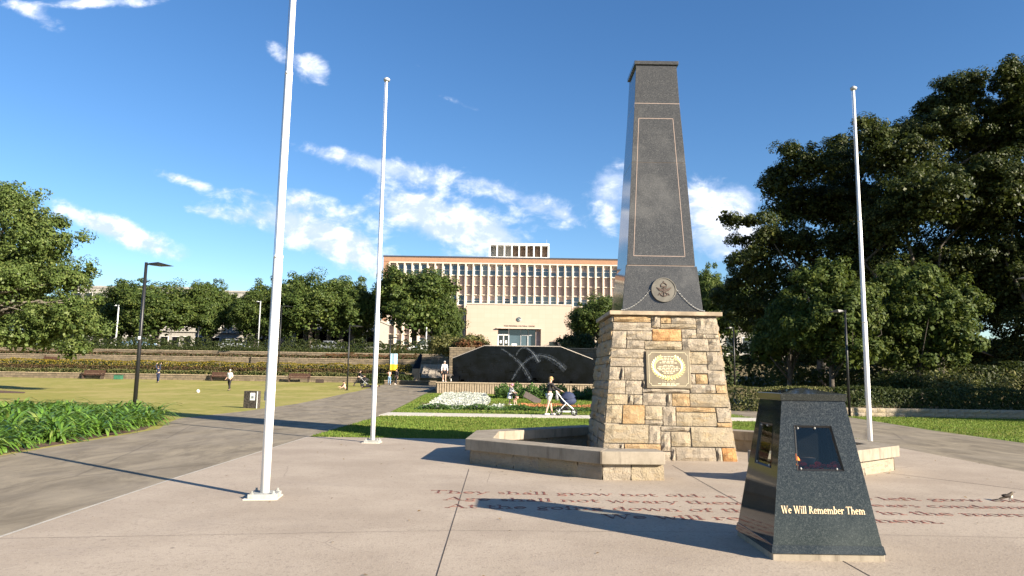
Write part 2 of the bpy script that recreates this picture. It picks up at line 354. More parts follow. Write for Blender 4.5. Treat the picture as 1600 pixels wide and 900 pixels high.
leafmat('flower_orange', [(.38, .14, .05), (.46, .20, .09), (.30, .11, .04), (.08, .10, .03)], .6, .2)
leafmat('leaf_bed', [(.022, .050, .012), (.04, .08, .018), (.06, .11, .025), (.09, .14, .03)], .5, .2)
leafmat('leaf_strap', [(.045, .10, .018), (.10, .20, .028), (.15, .26, .040), (.27, .32, .08)], .3, .3, .5)
# people
for n_, c_ in dict(skin=(.52, .33, .24), hair_blond=(.42, .27, .12), hair_dark=(.03, .02, .015), hair_grey=(.35, .34, .33), cloth_black=(.014, .012, .014), cloth_white=(.78, .77, .76),
                   cloth_navy=(.022, .032, .075), cloth_denim=(.14, .24, .36), cloth_pink=(.55, .20, .30), cloth_grey=(.22, .22, .23), cloth_pale=(.60, .58, .54), cloth_peach=(.62, .34, .26), shoe_white=(.75, .74, .72),
                   shoe_dark=(.03, .03, .03), legging=(.12, .09, .07), fur_black=(.07, .058, .05), fur_white=(.7, .68, .64), feather_brown=(.10, .075, .05), feather_pale=(.55, .5, .42),
                   banner_yellow=(.75, .48, .02), banner_blue=(.30, .48, .60), soccer=(.8, .8, .78)).items():
    plain(n_, c_, .75, .12, 18)

# ---------------------------------------------------------------- mesh helpers
class MB:
    def __init__(s): s.v = []; s.f = []; s.mi = []
    def add(s, vs, fs, mi=0):
        b = len(s.v); s.v += [tuple(v) for v in vs]; s.f += [tuple(b + i for i in f) for f in fs]; s.mi += [mi] * len(fs); return s
    def box(s, c, d, rz=0.0, M=None, mi=0, taper=1.0):
        hx, hy, hz = d[0] / 2, d[1] / 2, d[2] / 2
        vs = []
        for z, k in ((-hz, 1.0), (hz, taper)):
            for x, y in ((-hx, -hy), (hx, -hy), (hx, hy), (-hx, hy)): vs.append(Vector((x * k, y * k, z)))
        Rm = M if M is not None else Matrix.Rotation(rz, 3, 'Z')
        vs = [Rm @ v + Vector(c) for v in vs]
        return s.add(vs, [(0, 3, 2, 1), (4, 5, 6, 7), (0, 1, 5, 4), (1, 2, 6, 5), (2, 3, 7, 6), (3, 0, 4, 7)], mi)
    def span(s, a, b, mi=0):
        """axis-aligned box between two corners"""
        c = [(a[i] + b[i]) / 2 for i in range(3)]; d = [abs(b[i] - a[i]) for i in range(3)]; return s.box(c, d, mi=mi)
    def tube(s, pts, rs, n=8, cap=True, mi=0, flat=1.0):
        pts = [Vector(p) for p in pts]
        if not hasattr(rs, '__len__'): rs = [rs] * len(pts)
        b = len(s.v); up = None
        for i, p in enumerate(pts):
            t = (pts[min(i + 1, len(pts) - 1)] - pts[max(i - 1, 0)]).normalized()
            if up is None: up = Vector((1, 0, 0)) if abs(t.x) < .8 else Vector((0, 1, 0))
            x = (up - t * up.dot(t)).normalized(); y = t.cross(x); up = x
            for k in range(n):
                a = 2 * math.pi * k / n; s.v.append(tuple(p + (x * math.cos(a) + y * math.sin(a) * flat) * rs[i]))
        for i in range(len(pts) - 1):
            for k in range(n):
                k2 = (k + 1) % n; s.f.append((b + i * n + k, b + i * n + k2, b + (i + 1) * n + k2, b + (i + 1) * n + k)); s.mi.append(mi)
        if cap:
            s.f.append(tuple(b + k for k in range(n))[::-1]); s.mi.append(mi)
            s.f.append(tuple(b + (len(pts) - 1) * n + k for k in range(n))); s.mi.append(mi)
        return s
    def prism(s, poly, z0, z1, mi=0, M=None):
        n = len(poly); vs = [Vector((x, y, z0)) for x, y in poly] + [Vector((x, y, z1)) for x, y in poly]
        if M is not None: vs = [M @ v for v in vs]
        fs = [tuple(range(n))[::-1], tuple(range(n, 2 * n))] + [(i, (i + 1) % n, n + (i + 1) % n, n + i) for i in range(n)]
        return s.add(vs, fs, mi)
    def frustum(s, c, w0, d0, w1, d1, z0, z1, mi=0):
        vs = []
        for w, d, z in ((w0, d0, z0), (w1, d1, z1)):
            vs += [(c[0] - w / 2, c[1] - d / 2, z), (c[0] + w / 2, c[1] - d / 2, z), (c[0] + w / 2, c[1] + d / 2, z), (c[0] - w / 2, c[1] + d / 2, z)]
        return s.add(vs, [(0, 3, 2, 1), (4, 5, 6, 7), (0, 1, 5, 4), (1, 2, 6, 5), (2, 3, 7, 6), (3, 0, 4, 7)], mi)
    def ell(s, c, r, nu=10, nv=7, mi=0):
        b = len(s.v); c = Vector(c)
        for j in range(1, nv):
            ph = math.pi * j / nv
            for i in range(nu):
                th = 2 * math.pi * i / nu; s.v.append((c.x + r[0] * math.sin(ph) * math.cos(th), c.y + r[1] * math.sin(ph) * math.sin(th), c.z + r[2] * math.cos(ph)))
        t = len(s.v); s.v.append((c.x, c.y, c.z + r[2])); s.v.append((c.x, c.y, c.z - r[2]))
        for j in range(nv - 2):
            for i in range(nu):
                i2 = (i + 1) % nu; s.f.append((b + j * nu + i, b + (j + 1) * nu + i, b + (j + 1) * nu + i2, b + j * nu + i2)); s.mi.append(mi)
        for i in range(nu):
            i2 = (i + 1) % nu; s.f.append((t, b + i, b + i2)); s.f.append((t + 1, b + (nv - 2) * nu + i2, b + (nv - 2) * nu + i)); s.mi += [mi, mi]
        return s
    def mesh(s, name, mats, smooth=False):
        me = bpy.data.meshes.new(name); me.from_pydata(s.v, [], s.f)
        for m in ([mats] if isinstance(mats, str) else mats): me.materials.append(MATS[m])
        if any(s.mi): me.polygons.foreach_set('material_index', s.mi)
        if smooth: me.polygons.foreach_set('use_smooth', [True] * len(s.f))
        me.update(); return me
    def build(s, name, mats, parent=None, smooth=False, loc=None):
        o = bpy.data.objects.new(name, s.mesh(name, mats, smooth)); COL.objects.link(o)
        if parent is not None: o.parent = parent
        if loc is not None: o.location = loc
        return o
def soft(o, w=0.01, seg=2):
    md = o.modifiers.new('bevel', 'BEVEL'); md.width = w; md.segments = seg; md.limit_method = 'ANGLE'; md.angle_limit = rad(40); return o
def tag(o, label, cat, group=None, kind=None):
    o['label'] = label; o['category'] = cat
    if group: o['group'] = group
    if kind: o['kind'] = kind
    return o
def struct(o, label=None):
    o['kind'] = 'structure'
    if label: o['label'] = label
    return o
def thing(name, label, cat, loc=(0, 0, 0), rz=0.0, group=None):
    o = bpy.data.objects.new(name, None); o.empty_display_size = .2; COL.objects.link(o)
    o.location = loc; o.rotation_euler = (0, 0, rz); return tag(o, label, cat, group)
def put(name, me, parent=None, loc=(0, 0, 0), rz=0.0):
    o = bpy.data.objects.new(name, me); COL.objects.link(o); o.parent = parent; o.location = loc; o.rotation_euler = (0, 0, rz); return o
def mesh_np(name, V, Fq, mat, mi=None):
    me = bpy.data.meshes.new(name); V = np.asarray(V, np.float32); Fq = np.asarray(Fq, np.int32)
    k = Fq.shape[1]
    me.vertices.add(len(V)); me.vertices.foreach_set('co', V.ravel())
    me.loops.add(Fq.size); me.loops.foreach_set('vertex_index', Fq.ravel())
    me.polygons.add(len(Fq)); me.polygons.foreach_set('loop_start', np.arange(0, Fq.size, k, dtype=np.int32)); me.polygons.foreach_set('loop_total', np.full(len(Fq), k, np.int32))
    for m in ([mat] if isinstance(mat, str) else mat): me.materials.append(MATS[m])
    if mi is not None: me.polygons.foreach_set('material_index', np.asarray(mi, np.int32))
    me.update(calc_edges=True); return me
def unit(v): return v / np.maximum(np.linalg.norm(v, axis=1, keepdims=True), 1e-6)
def leaf_quads(rng, Pn, Nn, size, aspect=.55, jit=.35):
    """rhombic leaf per point, lying roughly square to its normal, tips in random directions"""
    n = len(Pn); Nn = unit(Nn + rng.normal(0, jit, (n, 3))); t = rng.normal(0, 1, (n, 3)); t = unit(t - Nn * (t * Nn).sum(1, keepdims=True)); b = np.cross(Nn, t)
    s = (size * rng.uniform(.65, 1.35, n))[:, None]
    fold = Nn * s * .12
    V = np.stack([Pn - t * s, Pn + b * s * aspect + fold, Pn + t * s, Pn - b * s * aspect + fold], 1).reshape(-1, 3)
    Fq = np.arange(4 * n).reshape(-1, 4)
    return V, Fq
def cat_np(parts):
    Vs, Fs, o = [], [], 0
    for V, F in parts: Vs.append(V); Fs.append(F + o); o += len(V)
    return np.concatenate(Vs), np.concatenate(Fs)
# ---------------------------------------------------------------- ground
def lerp_tab(t, y):
    for (a, za), (b, zb) in zip(t, t[1:]):
        if y <= b: return za if y <= a else za + (zb - za) * (y - a) / (b - a)
    return t[-1][1]
LAWN_T = [(-100, 0), (30, 0), (45, .08), (60, .22), (70, .50), (80, .75)]
TERR_T = LAWN_T + [(80.3, .75), (80.35, 1.45), (84.2, 1.5), (84.25, 1.9), (88.7, 2.5), (88.75, 3.4), (93, 3.5), (93.05, 4.3), (97, 4.5), (98, 5.0), (4000, 5.0)]
RIGHT_T = [(-100, 0), (35, 0), (60, .6), (112, 5.0), (4000, 5.0)]
def sst(a, b, x): t = min(1, max(0, (x - a) / (b - a))); return t * t * (3 - 2 * t)
def gz(x, y):
    k = sst(11, 15, x); return lerp_tab(TERR_T, y) * (1 - k) + lerp_tab(RIGHT_T, y) * k
def lawnz(x, y):
    k = sst(11, 15, x); return lerp_tab(LAWN_T, y) * (1 - k) + lerp_tab(RIGHT_T, y) * k
def sheet(poly, dz, step=None):
    """polygon draped on the lawn slope: cut in strips along y"""
    ys = sorted({p[1] for p in poly} | {y for y in (30, 45, 60, 70) if min(p[1] for p in poly) < y < max(p[1] for p in poly)})
    b = bmesh.new(); vs = [b.verts.new((x, y, 0)) for x, y in poly]; b.faces.new(vs)
    for y in ys:
        bmesh.ops.bisect_plane(b, geom=b.verts[:] + b.edges[:] + b.faces[:], plane_co=(0, y, 0), plane_no=(0, 1, 0))
    for v in b.verts: v.co.z = lawnz(v.co.x, v.co.y) + dz
    bmesh.ops.recalc_face_normals(b, faces=b.faces[:])
    if sum(f.normal.z for f in b.faces) < 0: bmesh.ops.reverse_faces(b, faces=b.faces[:])
    return b
def sheet_obj(name, poly, dz, mat, thick=0.0):
    b = sheet(poly, dz)
    me = bpy.data.meshes.new(name); b.to_mesh(me); b.free(); me.materials.append(MATS[mat]); o = bpy.data.objects.new(name, me); COL.objects.link(o); return struct(o)
gx = [-3000, -600, -200, -120, -90, -70, -50, -40, -30, -20, -14, -8, -2, 4, 8, 11, 12, 13, 14, 15, 18, 25, 40, 60, 90, 140, 300, 800, 3000]
gy = sorted({-300, -60, -20, 0, 10, 20, 30, 35, 40, 45, 52, 60, 65, 70, 75, 80, 80.3, 80.35, 84.2, 84.25, 88.7, 88.75, 93, 93.05, 97, 98, 105, 112, 130, 200, 500, 1500, 4000})
g = MB()
for y in gy:
    for x in gx: g.v.append((x, y, gz(x, y) - .03))
for j in range(len(gy) - 1):
    for i in range(len(gx) - 1):
        a = j * len(gx) + i; g.f.append((a, a + 1, a + 1 + len(gx), a + len(gx))); g.mi.append(0)
struct(g.build('ground', 'ground_rough'))
PL_E = [(-4.55, -6), (-4.88, 7.0), (-5.08, 11.2), (-5.2, 18.55)]          # plaza's left edge
PR_E = [(9.5, -6), (9.6, 13.5), (9.8, 18.65)]
sheet_obj('plaza', PL_E + PR_E[::-1], .008, 'plaza_concrete')
PATH_LO = [(-9.0, -6), (-9.5, 13.5), (-9.95, 20.4), (-10.8, 22.6), (-11.6, 25.2), (-11.3, 30), (-11.3, 38), (-12.9, 57), (-13.6, 78)]
PATH_LI = [(-7.4, 78), (-7.1, 62), (-6.6, 52), (-5.1, 28.6)]
sheet_obj('path_left', PL_E + PATH_LI[::-1] + PATH_LO[::-1], .004, 'path_asphalt')
sheet_obj('path_right', PR_E + [(10.2, 31), (11, 60), (15.5, 64), (16.0, 36), (15.6, 31), (14.7, 25), (14.4, 20), (14.2, 13.5), (14.0, -6)], .004, 'path_asphalt')
sheet_obj('lawn_left', PATH_LO[::-1] + [(-60, -6), (-110, 40), (-110, 80), (-13.6, 80)], .0, 'lawn_dry')
sheet_obj('lawn_front', [(-5.2, 18.55), (9.8, 18.65), (10.2, 29.2), (-5.1, 28.6)], .0, 'lawn_green')
sheet_obj('lawn_bed', [(-5.3, 30.9), (10.3, 31.2), (11, 60), (-7.0, 60), (-6.6, 52)], .0, 'lawn_green')
sheet_obj('lawn_right', [(14.0, -6), (14.2, 13.5), (14.4, 20), (14.7, 25), (15.6, 31), (16.0, 34.4), (60, 34.4), (60, -6)], .0, 'lawn_green')
wk = thing('crossing_walk', 'pale concrete slab walk between lawn and flower bed', 'path')
wk['kind'] = 'structure'; del wk['category']
sl = MB().span((-1.02, -1.13, -.1), (1.02, 1.13, .03)).mesh('slab', 'slab_concrete')
for i in range(8):
    put('slab', sl, wk, (-4.25 + i * 2.06, 29.9 + i * .012, .0 + lawnz(0, 30)))
# thin grey drainage strip where path and plaza meet
kb = MB()
for a, b in zip(PL_E, PL_E[1:]):
    kb.add([(a[0] - .03, a[1], .004), (a[0] + .035, a[1], .012), (b[0] + .035, b[1], .012), (b[0] - .03, b[1], .004)], [(0, 1, 2, 3)])
struct(kb.build('plaza_edge', 'slab_concrete'))
# joints sawn into the plaza
def strip(a, b, w, z=.0105):
    a = Vector((*a, z)); b = Vector((*b, z)); d = (b - a).normalized(); n = Vector((-d.y, d.x, 0)) * w / 2
    return [a - n, b - n, b + n, a + n], [(0, 1, 2, 3)]
plz = bpy.data.objects['plaza']
for a, b, w in [((-.70, 12.6), (-.36, -5), .009), ((3.07, 13.6), (2.93, -5), .011), ((6.72, 13.05), (9.6, 8.6), .016), ((-4.86, 6.95), (-.6, 7.62), .005), ((-.6, 7.62), (2.4, 7.75), .005), ((3.4, 7.75), (9.5, 7.6), .005), ((6.6, 8.2), (6.7, -5), .007)]:
    v, f = strip(a, b, w); MB().add(v, f).build('joint', 'joint_sealant', plz)
# grass blades on the nearer lawns
rng = np.random.default_rng(11)
def blades(name, n, xr, yr, keep, h, label, dens_pow=1.0):
    x = rng.uniform(*xr, n); y = yr[0] + (yr[1] - yr[0]) * rng.uniform(0, 1, n) ** dens_pow
    k = keep(x, y); x, y = x[k], y[k]; n = len(x)
    z = np.array([lawnz(a, b) for a, b in zip(x, y)])
    a = rng.uniform(0, 2 * np.pi, n); hh = h * rng.uniform(.4, 1.3, n); w = .006 + .0006 * y
    l = rng.normal(0, .35, (n, 2)) * hh[:, None]
    V = np.stack([np.stack([x - np.cos(a) * w, y - np.sin(a) * w, z - .005], 1), np.stack([x + np.cos(a) * w, y + np.sin(a) * w, z - .005], 1), np.stack([x + l[:, 0], y + l[:, 1], z + hh], 1)], 1).reshape(-1, 3)
    o = bpy.data.objects.new(name, mesh_np(name, V, np.arange(3 * n).reshape(-1, 3), 'grass_blade')); COL.objects.link(o); tag(o, label, 'grass', kind='stuff')
def in_front(x, y): return (x > -5.15 + .0 * y) & (x < 9.9)
blades('grass', 90000, (-5.15, 10), (18.6, 28.7), in_front, .045, 'short green grass of the lawn strip behind the plaza', 1.2)
blades('grass', 60000, (-6.4, 10.6), (31.1, 58), lambda x, y: (x > -5.2 - (y - 31) * .055), .05, 'short green grass around the flower bed', 1.3)
blades('grass', 70000, (14.3, 28), (12, 34.3), lambda x, y: (x > 14.4 + np.clip(y - 20, 0, 99) * .1) & (x / y < .8), .05, 'short green grass on the lawn below the right hedge')

# ---------------------------------------------------------------- serif stroke letters
TK, TN = .105, .034
def G(ch):
    s, w = [], .6
    def V(x, y0, y1, t=TK, sb=1, stp=1):
        s.append(('l', x, y0, x, y1, t))
        if sb: s.append(('l', x - .16, y0 + .02, x + .15, y0 + .02, .038))
        if stp == 1: s.append(('l', x - .15, y1 - .03, x + .02, y1 - .03, .06))
        if stp == 2: s.append(('l', x - .16, y1 - .02, x + .15, y1 - .02, .038))
    def L(*a): s.append(('l', *a))
    def A(*a): s.append(('a', *a))
    X = .66
    if ch == ' ': w = .36
    elif ch == 'T': V(.42, 0, 1, stp=0); L(.04, .965, .80, .965, .07); L(.05, .8, .05, 1, .05); L(.79, .8, .79, 1, .05); w = .86
    elif ch == 'A': L(.08, 0, .42, 1, TN); L(.42, 1, .80, 0, TK); L(.2, .34, .64, .34, .055); L(-.04, .025, .2, .025, .05); L(.64, .025, .96, .025, .05); w = .94
    elif ch == 'W': L(.1, 1, .36, 0, TK); L(.36, 0, .6, .98, TN); L(.58, 1, .84, 0, TK); L(.84, 0, 1.1, 1, TN); L(-.04, .975, .26, .975, .05); L(.46, .975, .72, .975, .05); L(.98, .975, 1.22, .975, .05); w = 1.2
    elif ch == 'R': V(.2, 0, 1, stp=2); A(.34, .745, .3, .24, -90, 90, TK, TN); L(.2, .505, .4, .505, TN); L(.2, .965, .36, .965, TN); L(.4, .5, .78, 0, TK); L(.66, .025, .92, .025, .05); w = .86
    elif ch == 'L': V(.2, 0, 1, stp=2); L(.2, .035, .68, .035, .07); L(.67, .0, .67, .22, .05); w = .74
    elif ch == 'F': V(.2, 0, 1, stp=2); L(.2, .965, .68, .965, .07); L(.67, .8, .67, 1, .05); L(.2, .52, .52, .52, .06); w = .72
    elif ch == 'h': V(.16, 0, 1); V(.58, 0, .42, stp=0); A(.37, .42, .21, .2, 0, 150, TK, TN); w = .74
    elif ch == 'n': V(.16, 0, X); V(.58, 0, .42, stp=0); A(.37, .42, .21, .2, 0, 150, TK, TN); w = .74
    elif ch == 'm': V(.16, 0, X); V(.56, 0, .42, stp=0); A(.36, .42, .2, .2, 0, 150, TK, TN); V(.96, 0, .42, stp=0); A(.76, .42, .2, .2, 0, 150, TK, TN); w = 1.12
    elif ch == 'r': V(.16, 0, X); A(.38, .42, .22, .2, 60, 150, TN, TN); s.append(('d', .48, .56, .075)); w = .54
    elif ch == 'u': V(.16, .2, X, sb=0); A(.36, .22, .2, .2, 180, 340, TK, TN); V(.58, 0, X, sb=0); L(.58, .03, .74, .03, .05); w = .76
    elif ch == 'i': V(.17, 0, X); s.append(('d', .17, .88, .085)); w = .36
    elif ch == 'l': V(.17, 0, 1); w = .36
    elif ch == 'f': V(.18, 0, .8, stp=0); A(.36, .8, .18, .19, 30, 180, TK, TN); L(.02, .63, .42, .63, .055); w = .46
    elif ch == 't': V(.18, .15, .88, sb=0, stp=0); A(.32, .17, .15, .16, 180, 330, TK, TN); L(.02, .63, .42, .63, .055); w = .46
    elif ch == 'o': A(.32, .33, .28, .33, 0, 360, TK, TN); w = .66
    elif ch == 'e': A(.32, .33, .28, .33, 0, 315, TK, TN); L(.1, .36, .56, .36, .055); w = .64
    elif ch == 'c': A(.32, .33, .28, .33, 50, 315, TK, TN); s.append(('d', .46, .55, .07)); w = .6
    elif ch == 'd': A(.3, .33, .26, .33, 40, 320, TK, TN); V(.52, 0, 1, sb=0); L(.52, .03, .68, .03, .05); w = .7
    elif ch == 'b': A(.36, .33, .26, .33, -140, 140, TK, TN); V(.16, 0, 1, sb=0); w = .68
    elif ch == 'a': V(.44, .06, .45, sb=0, stp=0); A(.28, .44, .16, .2, 0, 160, TK, TN); A(.26, .2, .2, .2, 30, 330, TK, TN); L(.44, .03, .6, .03, .06); w = .6
    elif ch == 's': A(.27, .48, .17, .165, 40, 270, TN * 1.5, TN * 1.3); A(.27, .17, .18, .165, -140, 90, TN * 1.8, TN * 1.5); w = .5
    elif ch == 'g': A(.3, .42, .22, .23, 0, 360, TK * .8, TN); A(.3, -.12, .25, .17, 0, 360, TK * .7, TN); L(.2, .2, .18, .05, .06); L(.48, .58, .66, .64, .06); w = .64
    elif ch == 'w': L(.08, X, .28, 0, TK * .9); L(.28, 0, .46, X, TN); L(.44, X, .66, 0, TK * .9); L(.66, 0, .86, X, TN); L(-.04, .64, .2, .64, .045); L(.76, .64, .96, .64, .045); w = .94
    elif ch == 'y': L(.08, X, .32, 0, TK * .9); L(.56, X, .24, -.26, TN); L(-.04, .64, .2, .64, .045); L(.46, .64, .68, .64, .045); s.append(('d', .18, -.25, .07)); w = .64
    elif ch == ',': s.append(('d', .12, .06, .08)); L(.14, .04, .06, -.14, .05); w = .3
    elif ch == '.': s.append(('d', .12, .06, .085)); w = .3
    elif ch == ';': s.append(('d', .12, .06, .08)); L(.14, .04, .06, -.14, .05); s.append(('d', .12, .5, .085)); w = .3
    return s, w
def letters(text, h, depth, squeeze=1.0):
    """list of (ch, x offset, MB) with letters standing in the local xy plane, thickness along +z"""
    out = []; x = 0
    for ch in text:
        st, w = G(ch); mb = MB()
        for k in st:
            if k[0] == 'l':
                _, x0, y0, x1, y1, t = k; a = Vector((x0, y0)); b = Vector((x1, y1)); d = (b - a).normalized(); n = Vector((-d.y, d.x)) * t / 2
                if abs(d.x) < .99 and abs(d.y) < .99: n = Vector((t / 2, 0)) * (1 if d.y < 0 else -1)
                polys = [[a - n, b - n, b + n, a + n]]
            elif k[0] == 'd':
                polys = [[Vector((k[1] + math.cos(q * math.pi / 4) * k[3], k[2] + math.sin(q * math.pi / 4) * k[3])) for q in range(8)]]
            else:
                _, cx, cy, rx, ry, a0, a1, tk, tn = k; N = max(4, int(abs(a1 - a0) / 24)); polys = []; pr = None
                for q in range(N + 1):
                    a = rad(a0 + (a1 - a0) * q / N); t = tn + (tk - tn) * abs(math.cos(a)) ** 1.3
                    o_ = Vector((cx + rx * math.cos(a), cy + ry * math.sin(a))); i_ = Vector((cx + (rx - t) * math.cos(a), cy + (ry - min(t, tn * 1.5)) * math.sin(a)))
                    if pr: polys.append([pr[1], pr[0], o_, i_])
                    pr = (o_, i_)
            for p in polys:
                ar = sum(p[i].x * p[(i + 1) % len(p)].y - p[(i + 1) % len(p)].x * p[i].y for i in range(len(p)))
                if ar < 0: p = p[::-1]
                mb.prism([(v.x * h * squeeze, v.y * h) for v in p], 0, depth)
        out.append((ch, x, mb)); x += w * h * squeeze
    return out, x
def set_text(lines, parent, mat, M, h, depth, center=True, name='letter', width=None):
    cache = {}
    for txt, yoff, wd in lines:
        ls, tot = letters(txt, h, depth); k = (wd / tot) if wd else 1.0
        ls, tot = letters(txt, h, depth, k); x0 = -tot / 2 if center else 0
        for ch, x, mb in ls:
            if ch == ' ' or not mb.v: continue
            key = (ch, round(k, 4))
            if key not in cache: cache[key] = mb.mesh('letter', mat)
            o = bpy.data.objects.new(name, cache[key]); COL.objects.link(o); o.parent = parent
            o.matrix_local = M @ Matrix.Translation((x0 + x, yoff, 0))
        # mesh data shared between equal letters of a line
ode = thing('pavement_inscription', 'four lines of dark red serif verse let into the plaza paving', 'inscription')
set_text([('They shall grow not old, as we that are left grow old;', 9.98, 8.35), ('Age shall not weary them, nor the years condemn.', 9.44, 7.85), ('At the going down of the sun and in the morning', 8.90, 7.7), ('We will remember them.', 8.40, 3.95)],
         ode, 'letter_red', Matrix.Translation((3.08, 0, .009)), .25, .003)

# ---------------------------------------------------------------- monument
CX, CY = 3.2, 15.74
mon = thing('war_memorial', 'tall tapering grey granite obelisk on a rough sandstone plinth behind the low benches', 'monument', (CX, CY, 0))
W0, W1, HB = 2.70, 2.13, 2.93
MB().frustum((0, 0), W0 - .05, W0 - .05, W1 - .05, W1 - .05, 0, HB).build('mortar_core', 'mortar', mon)
def face_pt(side, u, v, out):
    """point on the sloping plinth face: u across 0-1, v up 0-1, out metres proud"""
    w = W0 + (W1 - W0) * v; x = (u - .5) * w; y = -w / 2; z = HB * v
    nrm = Vector((0, -1, (W0 - W1) / 2 / HB)).normalized()
    return Matrix.Rotation(side * math.pi / 2, 3, 'Z') @ (Vector((x, y, z)) + nrm * out)
def rock(side, u0, u1, v0, v1, mat, rough=.034):
    nu = 6 if (u1 - u0) > .18 else 4; nv = 5 if (v1 - v0) > .07 else 4
    g_ = .0028; gv = .0024; u0 += g_; u1 -= g_; v0 += gv; v1 -= gv
    base = R_.uniform(.008, .022); mb = MB(); idx = {}
    tx, tz = R_.uniform(-.02, .02), R_.uniform(-.02, .02)
    for j in range(nv):
        for i in range(nu):
            e = i in (0, nu - 1) or j in (0, nv - 1)
            a, b = i / (nu - 1), j / (nv - 1)
            ju = 0 if i in (0, nu - 1) else R_.uniform(-.1, .1) / nu; jv = 0 if j in (0, nv - 1) else R_.uniform(-.1, .1) / nv
            o = base + (R_.uniform(-.010, .004) if e else R_.uniform(.0, rough * 1.5)) + tx * (a - .5) + tz * (b - .5)
            idx[i, j] = len(mb.v); mb.v.append(tuple(face_pt(side, u0 + (u1 - u0) * (a + ju), v0 + (v1 - v0) * (b + jv), o)))
    for j in range(nv - 1):
        for i in range(nu - 1): mb.f.append((idx[i, j], idx[i + 1, j], idx[i + 1, j + 1], idx[i, j + 1])); mb.mi.append(0)
    rim = [(i, 0) for i in range(nu)] + [(nu - 1, j) for j in range(1, nv)] + [(i, nv - 1) for i in range(nu - 2, -1, -1)] + [(0, j) for j in range(nv - 2, 0, -1)]
    bk = []
    for (i, j) in rim:
        bk.append(len(mb.v)); mb.v.append(tuple(face_pt(side, u0 + (u1 - u0) * i / (nu - 1), v0 + (v1 - v0) * j / (nv - 1), -.03)))
    for k in range(len(rim)):
        k2 = (k + 1) % len(rim); mb.f.append((idx[rim[k2]], idx[rim[k]], bk[k], bk[k2])); mb.mi.append(0)
    return mb.build('stone', mat, mon)
O_, L_, C_, Rr = 'sandstone_orange', 'sandstone_buff', 'sandstone_cream', 'sandstone_rust'
STONES = [(190,75,390,113,O_),(190,115,392,160,C_),(393,75,440,142,C_),(441,77,498,118,O_),(499,77,634,120,C_),(441,119,636,146,L_),(636,78,745,172,C_),(181,160,258,255,C_),(259,160,394,210,C_),(397,148,554,213,Rr),
 (555,148,636,196,C_),(637,172,686,197,C_),(686,172,750,197,C_),(259,211,354,257,C_),(356,214,556,260,L_),(558,197,700,265,C_),(701,197,760,265,C_),(174,257,355,307,C_),(170,307,355,354,C_),(588,268,690,335,L_),(692,267,775,365,C_),
 (588,336,690,384,C_),(165,354,228,425,C_),(229,354,247,425,C_),(248,354,355,425,C_),(588,386,626,440,C_),(627,388,692,440,O_),(693,368,784,443,C_),(160,426,254,498,C_),(255,426,343,500,C_),(344,464,595,490,C_),(344,426,356,463,C_),(597,441,732,488,C_),(733,444,792,488,O_),
 (155,499,267,553,L_),(268,501,298,553,C_),(299,501,345,553,C_),(346,491,470,557,C_),(471,491,500,557,C_),(501,491,594,558,O_),(595,489,806,560,L_),(150,554,238,650,L_),(240,554,357,653,O_),(358,559,451,630,L_),(452,560,520,660,C_),(358,631,451,656,C_),
 (521,561,728,587,O_),(521,588,734,660,L_),(735,562,812,638,C_),(735,639,822,664,O_),(145,655,377,752,L_),(378,658,440,752,C_),(441,661,594,688,C_),(441,689,492,790,C_),(493,690,597,765,L_),(598,663,830,765,L_),(140,753,226,790,C_),(227,753,250,790,C_),(251,753,440,790,O_),
 (138,791,300,838,C_),(301,791,492,838,C_),(493,766,518,838,C_),(519,767,727,838,C_),(728,767,758,838,C_),(759,767,836,838,Rr)]
for (x0, y0, x1, y1, mt) in STONES:
    def uv(x, y):
        v = 1 - (y - 75) / 763; Lx = 188 - (1 - v) * 52; Rx = 745 + (1 - v) * 92; return (x - Lx) / (Rx - Lx), v
    ua, va = uv(x0, (y0 + y1) / 2); ub, _ = uv(x1, (y0 + y1) / 2); _, vt = uv(0, y0); _, vb = uv(0, y1)
    ua = 0 if ua < .03 else ua; ub = 1 if ub > .97 else ub
    rock(0, max(0, ua), min(1, ub), max(0, vb), min(1, vt), mt)
def fill(side):
    v = 0.0
    while v < .995:
        h = R_.choice([.06, .085, .115, .12]); h = 1 - v if v + h > .95 else h
        u = 0.0
        while u < .995:
            wd = R_.uniform(.1, .34); wd = 1 - u if u + wd > .93 else wd
            mt = R_.choice([C_, C_, C_, L_, O_, L_])
            if h > .1 and wd > .16 and R_.random() < .35:
                rock(side, u, u + wd, v, v + h * .55, mt); rock(side, u, u + wd, v + h * .55, v + h, R_.choice([C_, L_]))
            else: rock(side, u, u + wd, v, v + h, mt)
            u += wd
        v += h
for sd_ in (1, 2, 3): fill(sd_)
soft(MB().span((-1.17, -1.17, HB), (1.17, 1.17, HB + .085)).build('coping', 'coping_stone', mon), .012)
Z0 = HB + .085
soft(MB().frustum((0, 0), 1.72, 1.72, 1.53, 1.53, Z0, 4.03).build('die', 'granite_shaft', mon), .008)
lv = [(4.045, 1.47), (6.37, 1.19), (7.77, 1.01), (8.70, .92)]
for (za, wa), (zb, wb) in zip(lv, lv[1:]):
    soft(MB().frustum((0, 0), wa, wa, wb, wb, za + .006, zb).build('shaft_block', 'granite_shaft', mon), .005)
MB().frustum((0, 0), 1.45, 1.45, .90, .90, 4.0, 8.7).build('joint_bed', 'inlay_pink', mon)
soft(MB().span((-.50, -.50, 8.70), (.50, .50, 8.785)).build('capstone', 'granite_shaft', mon), .006)
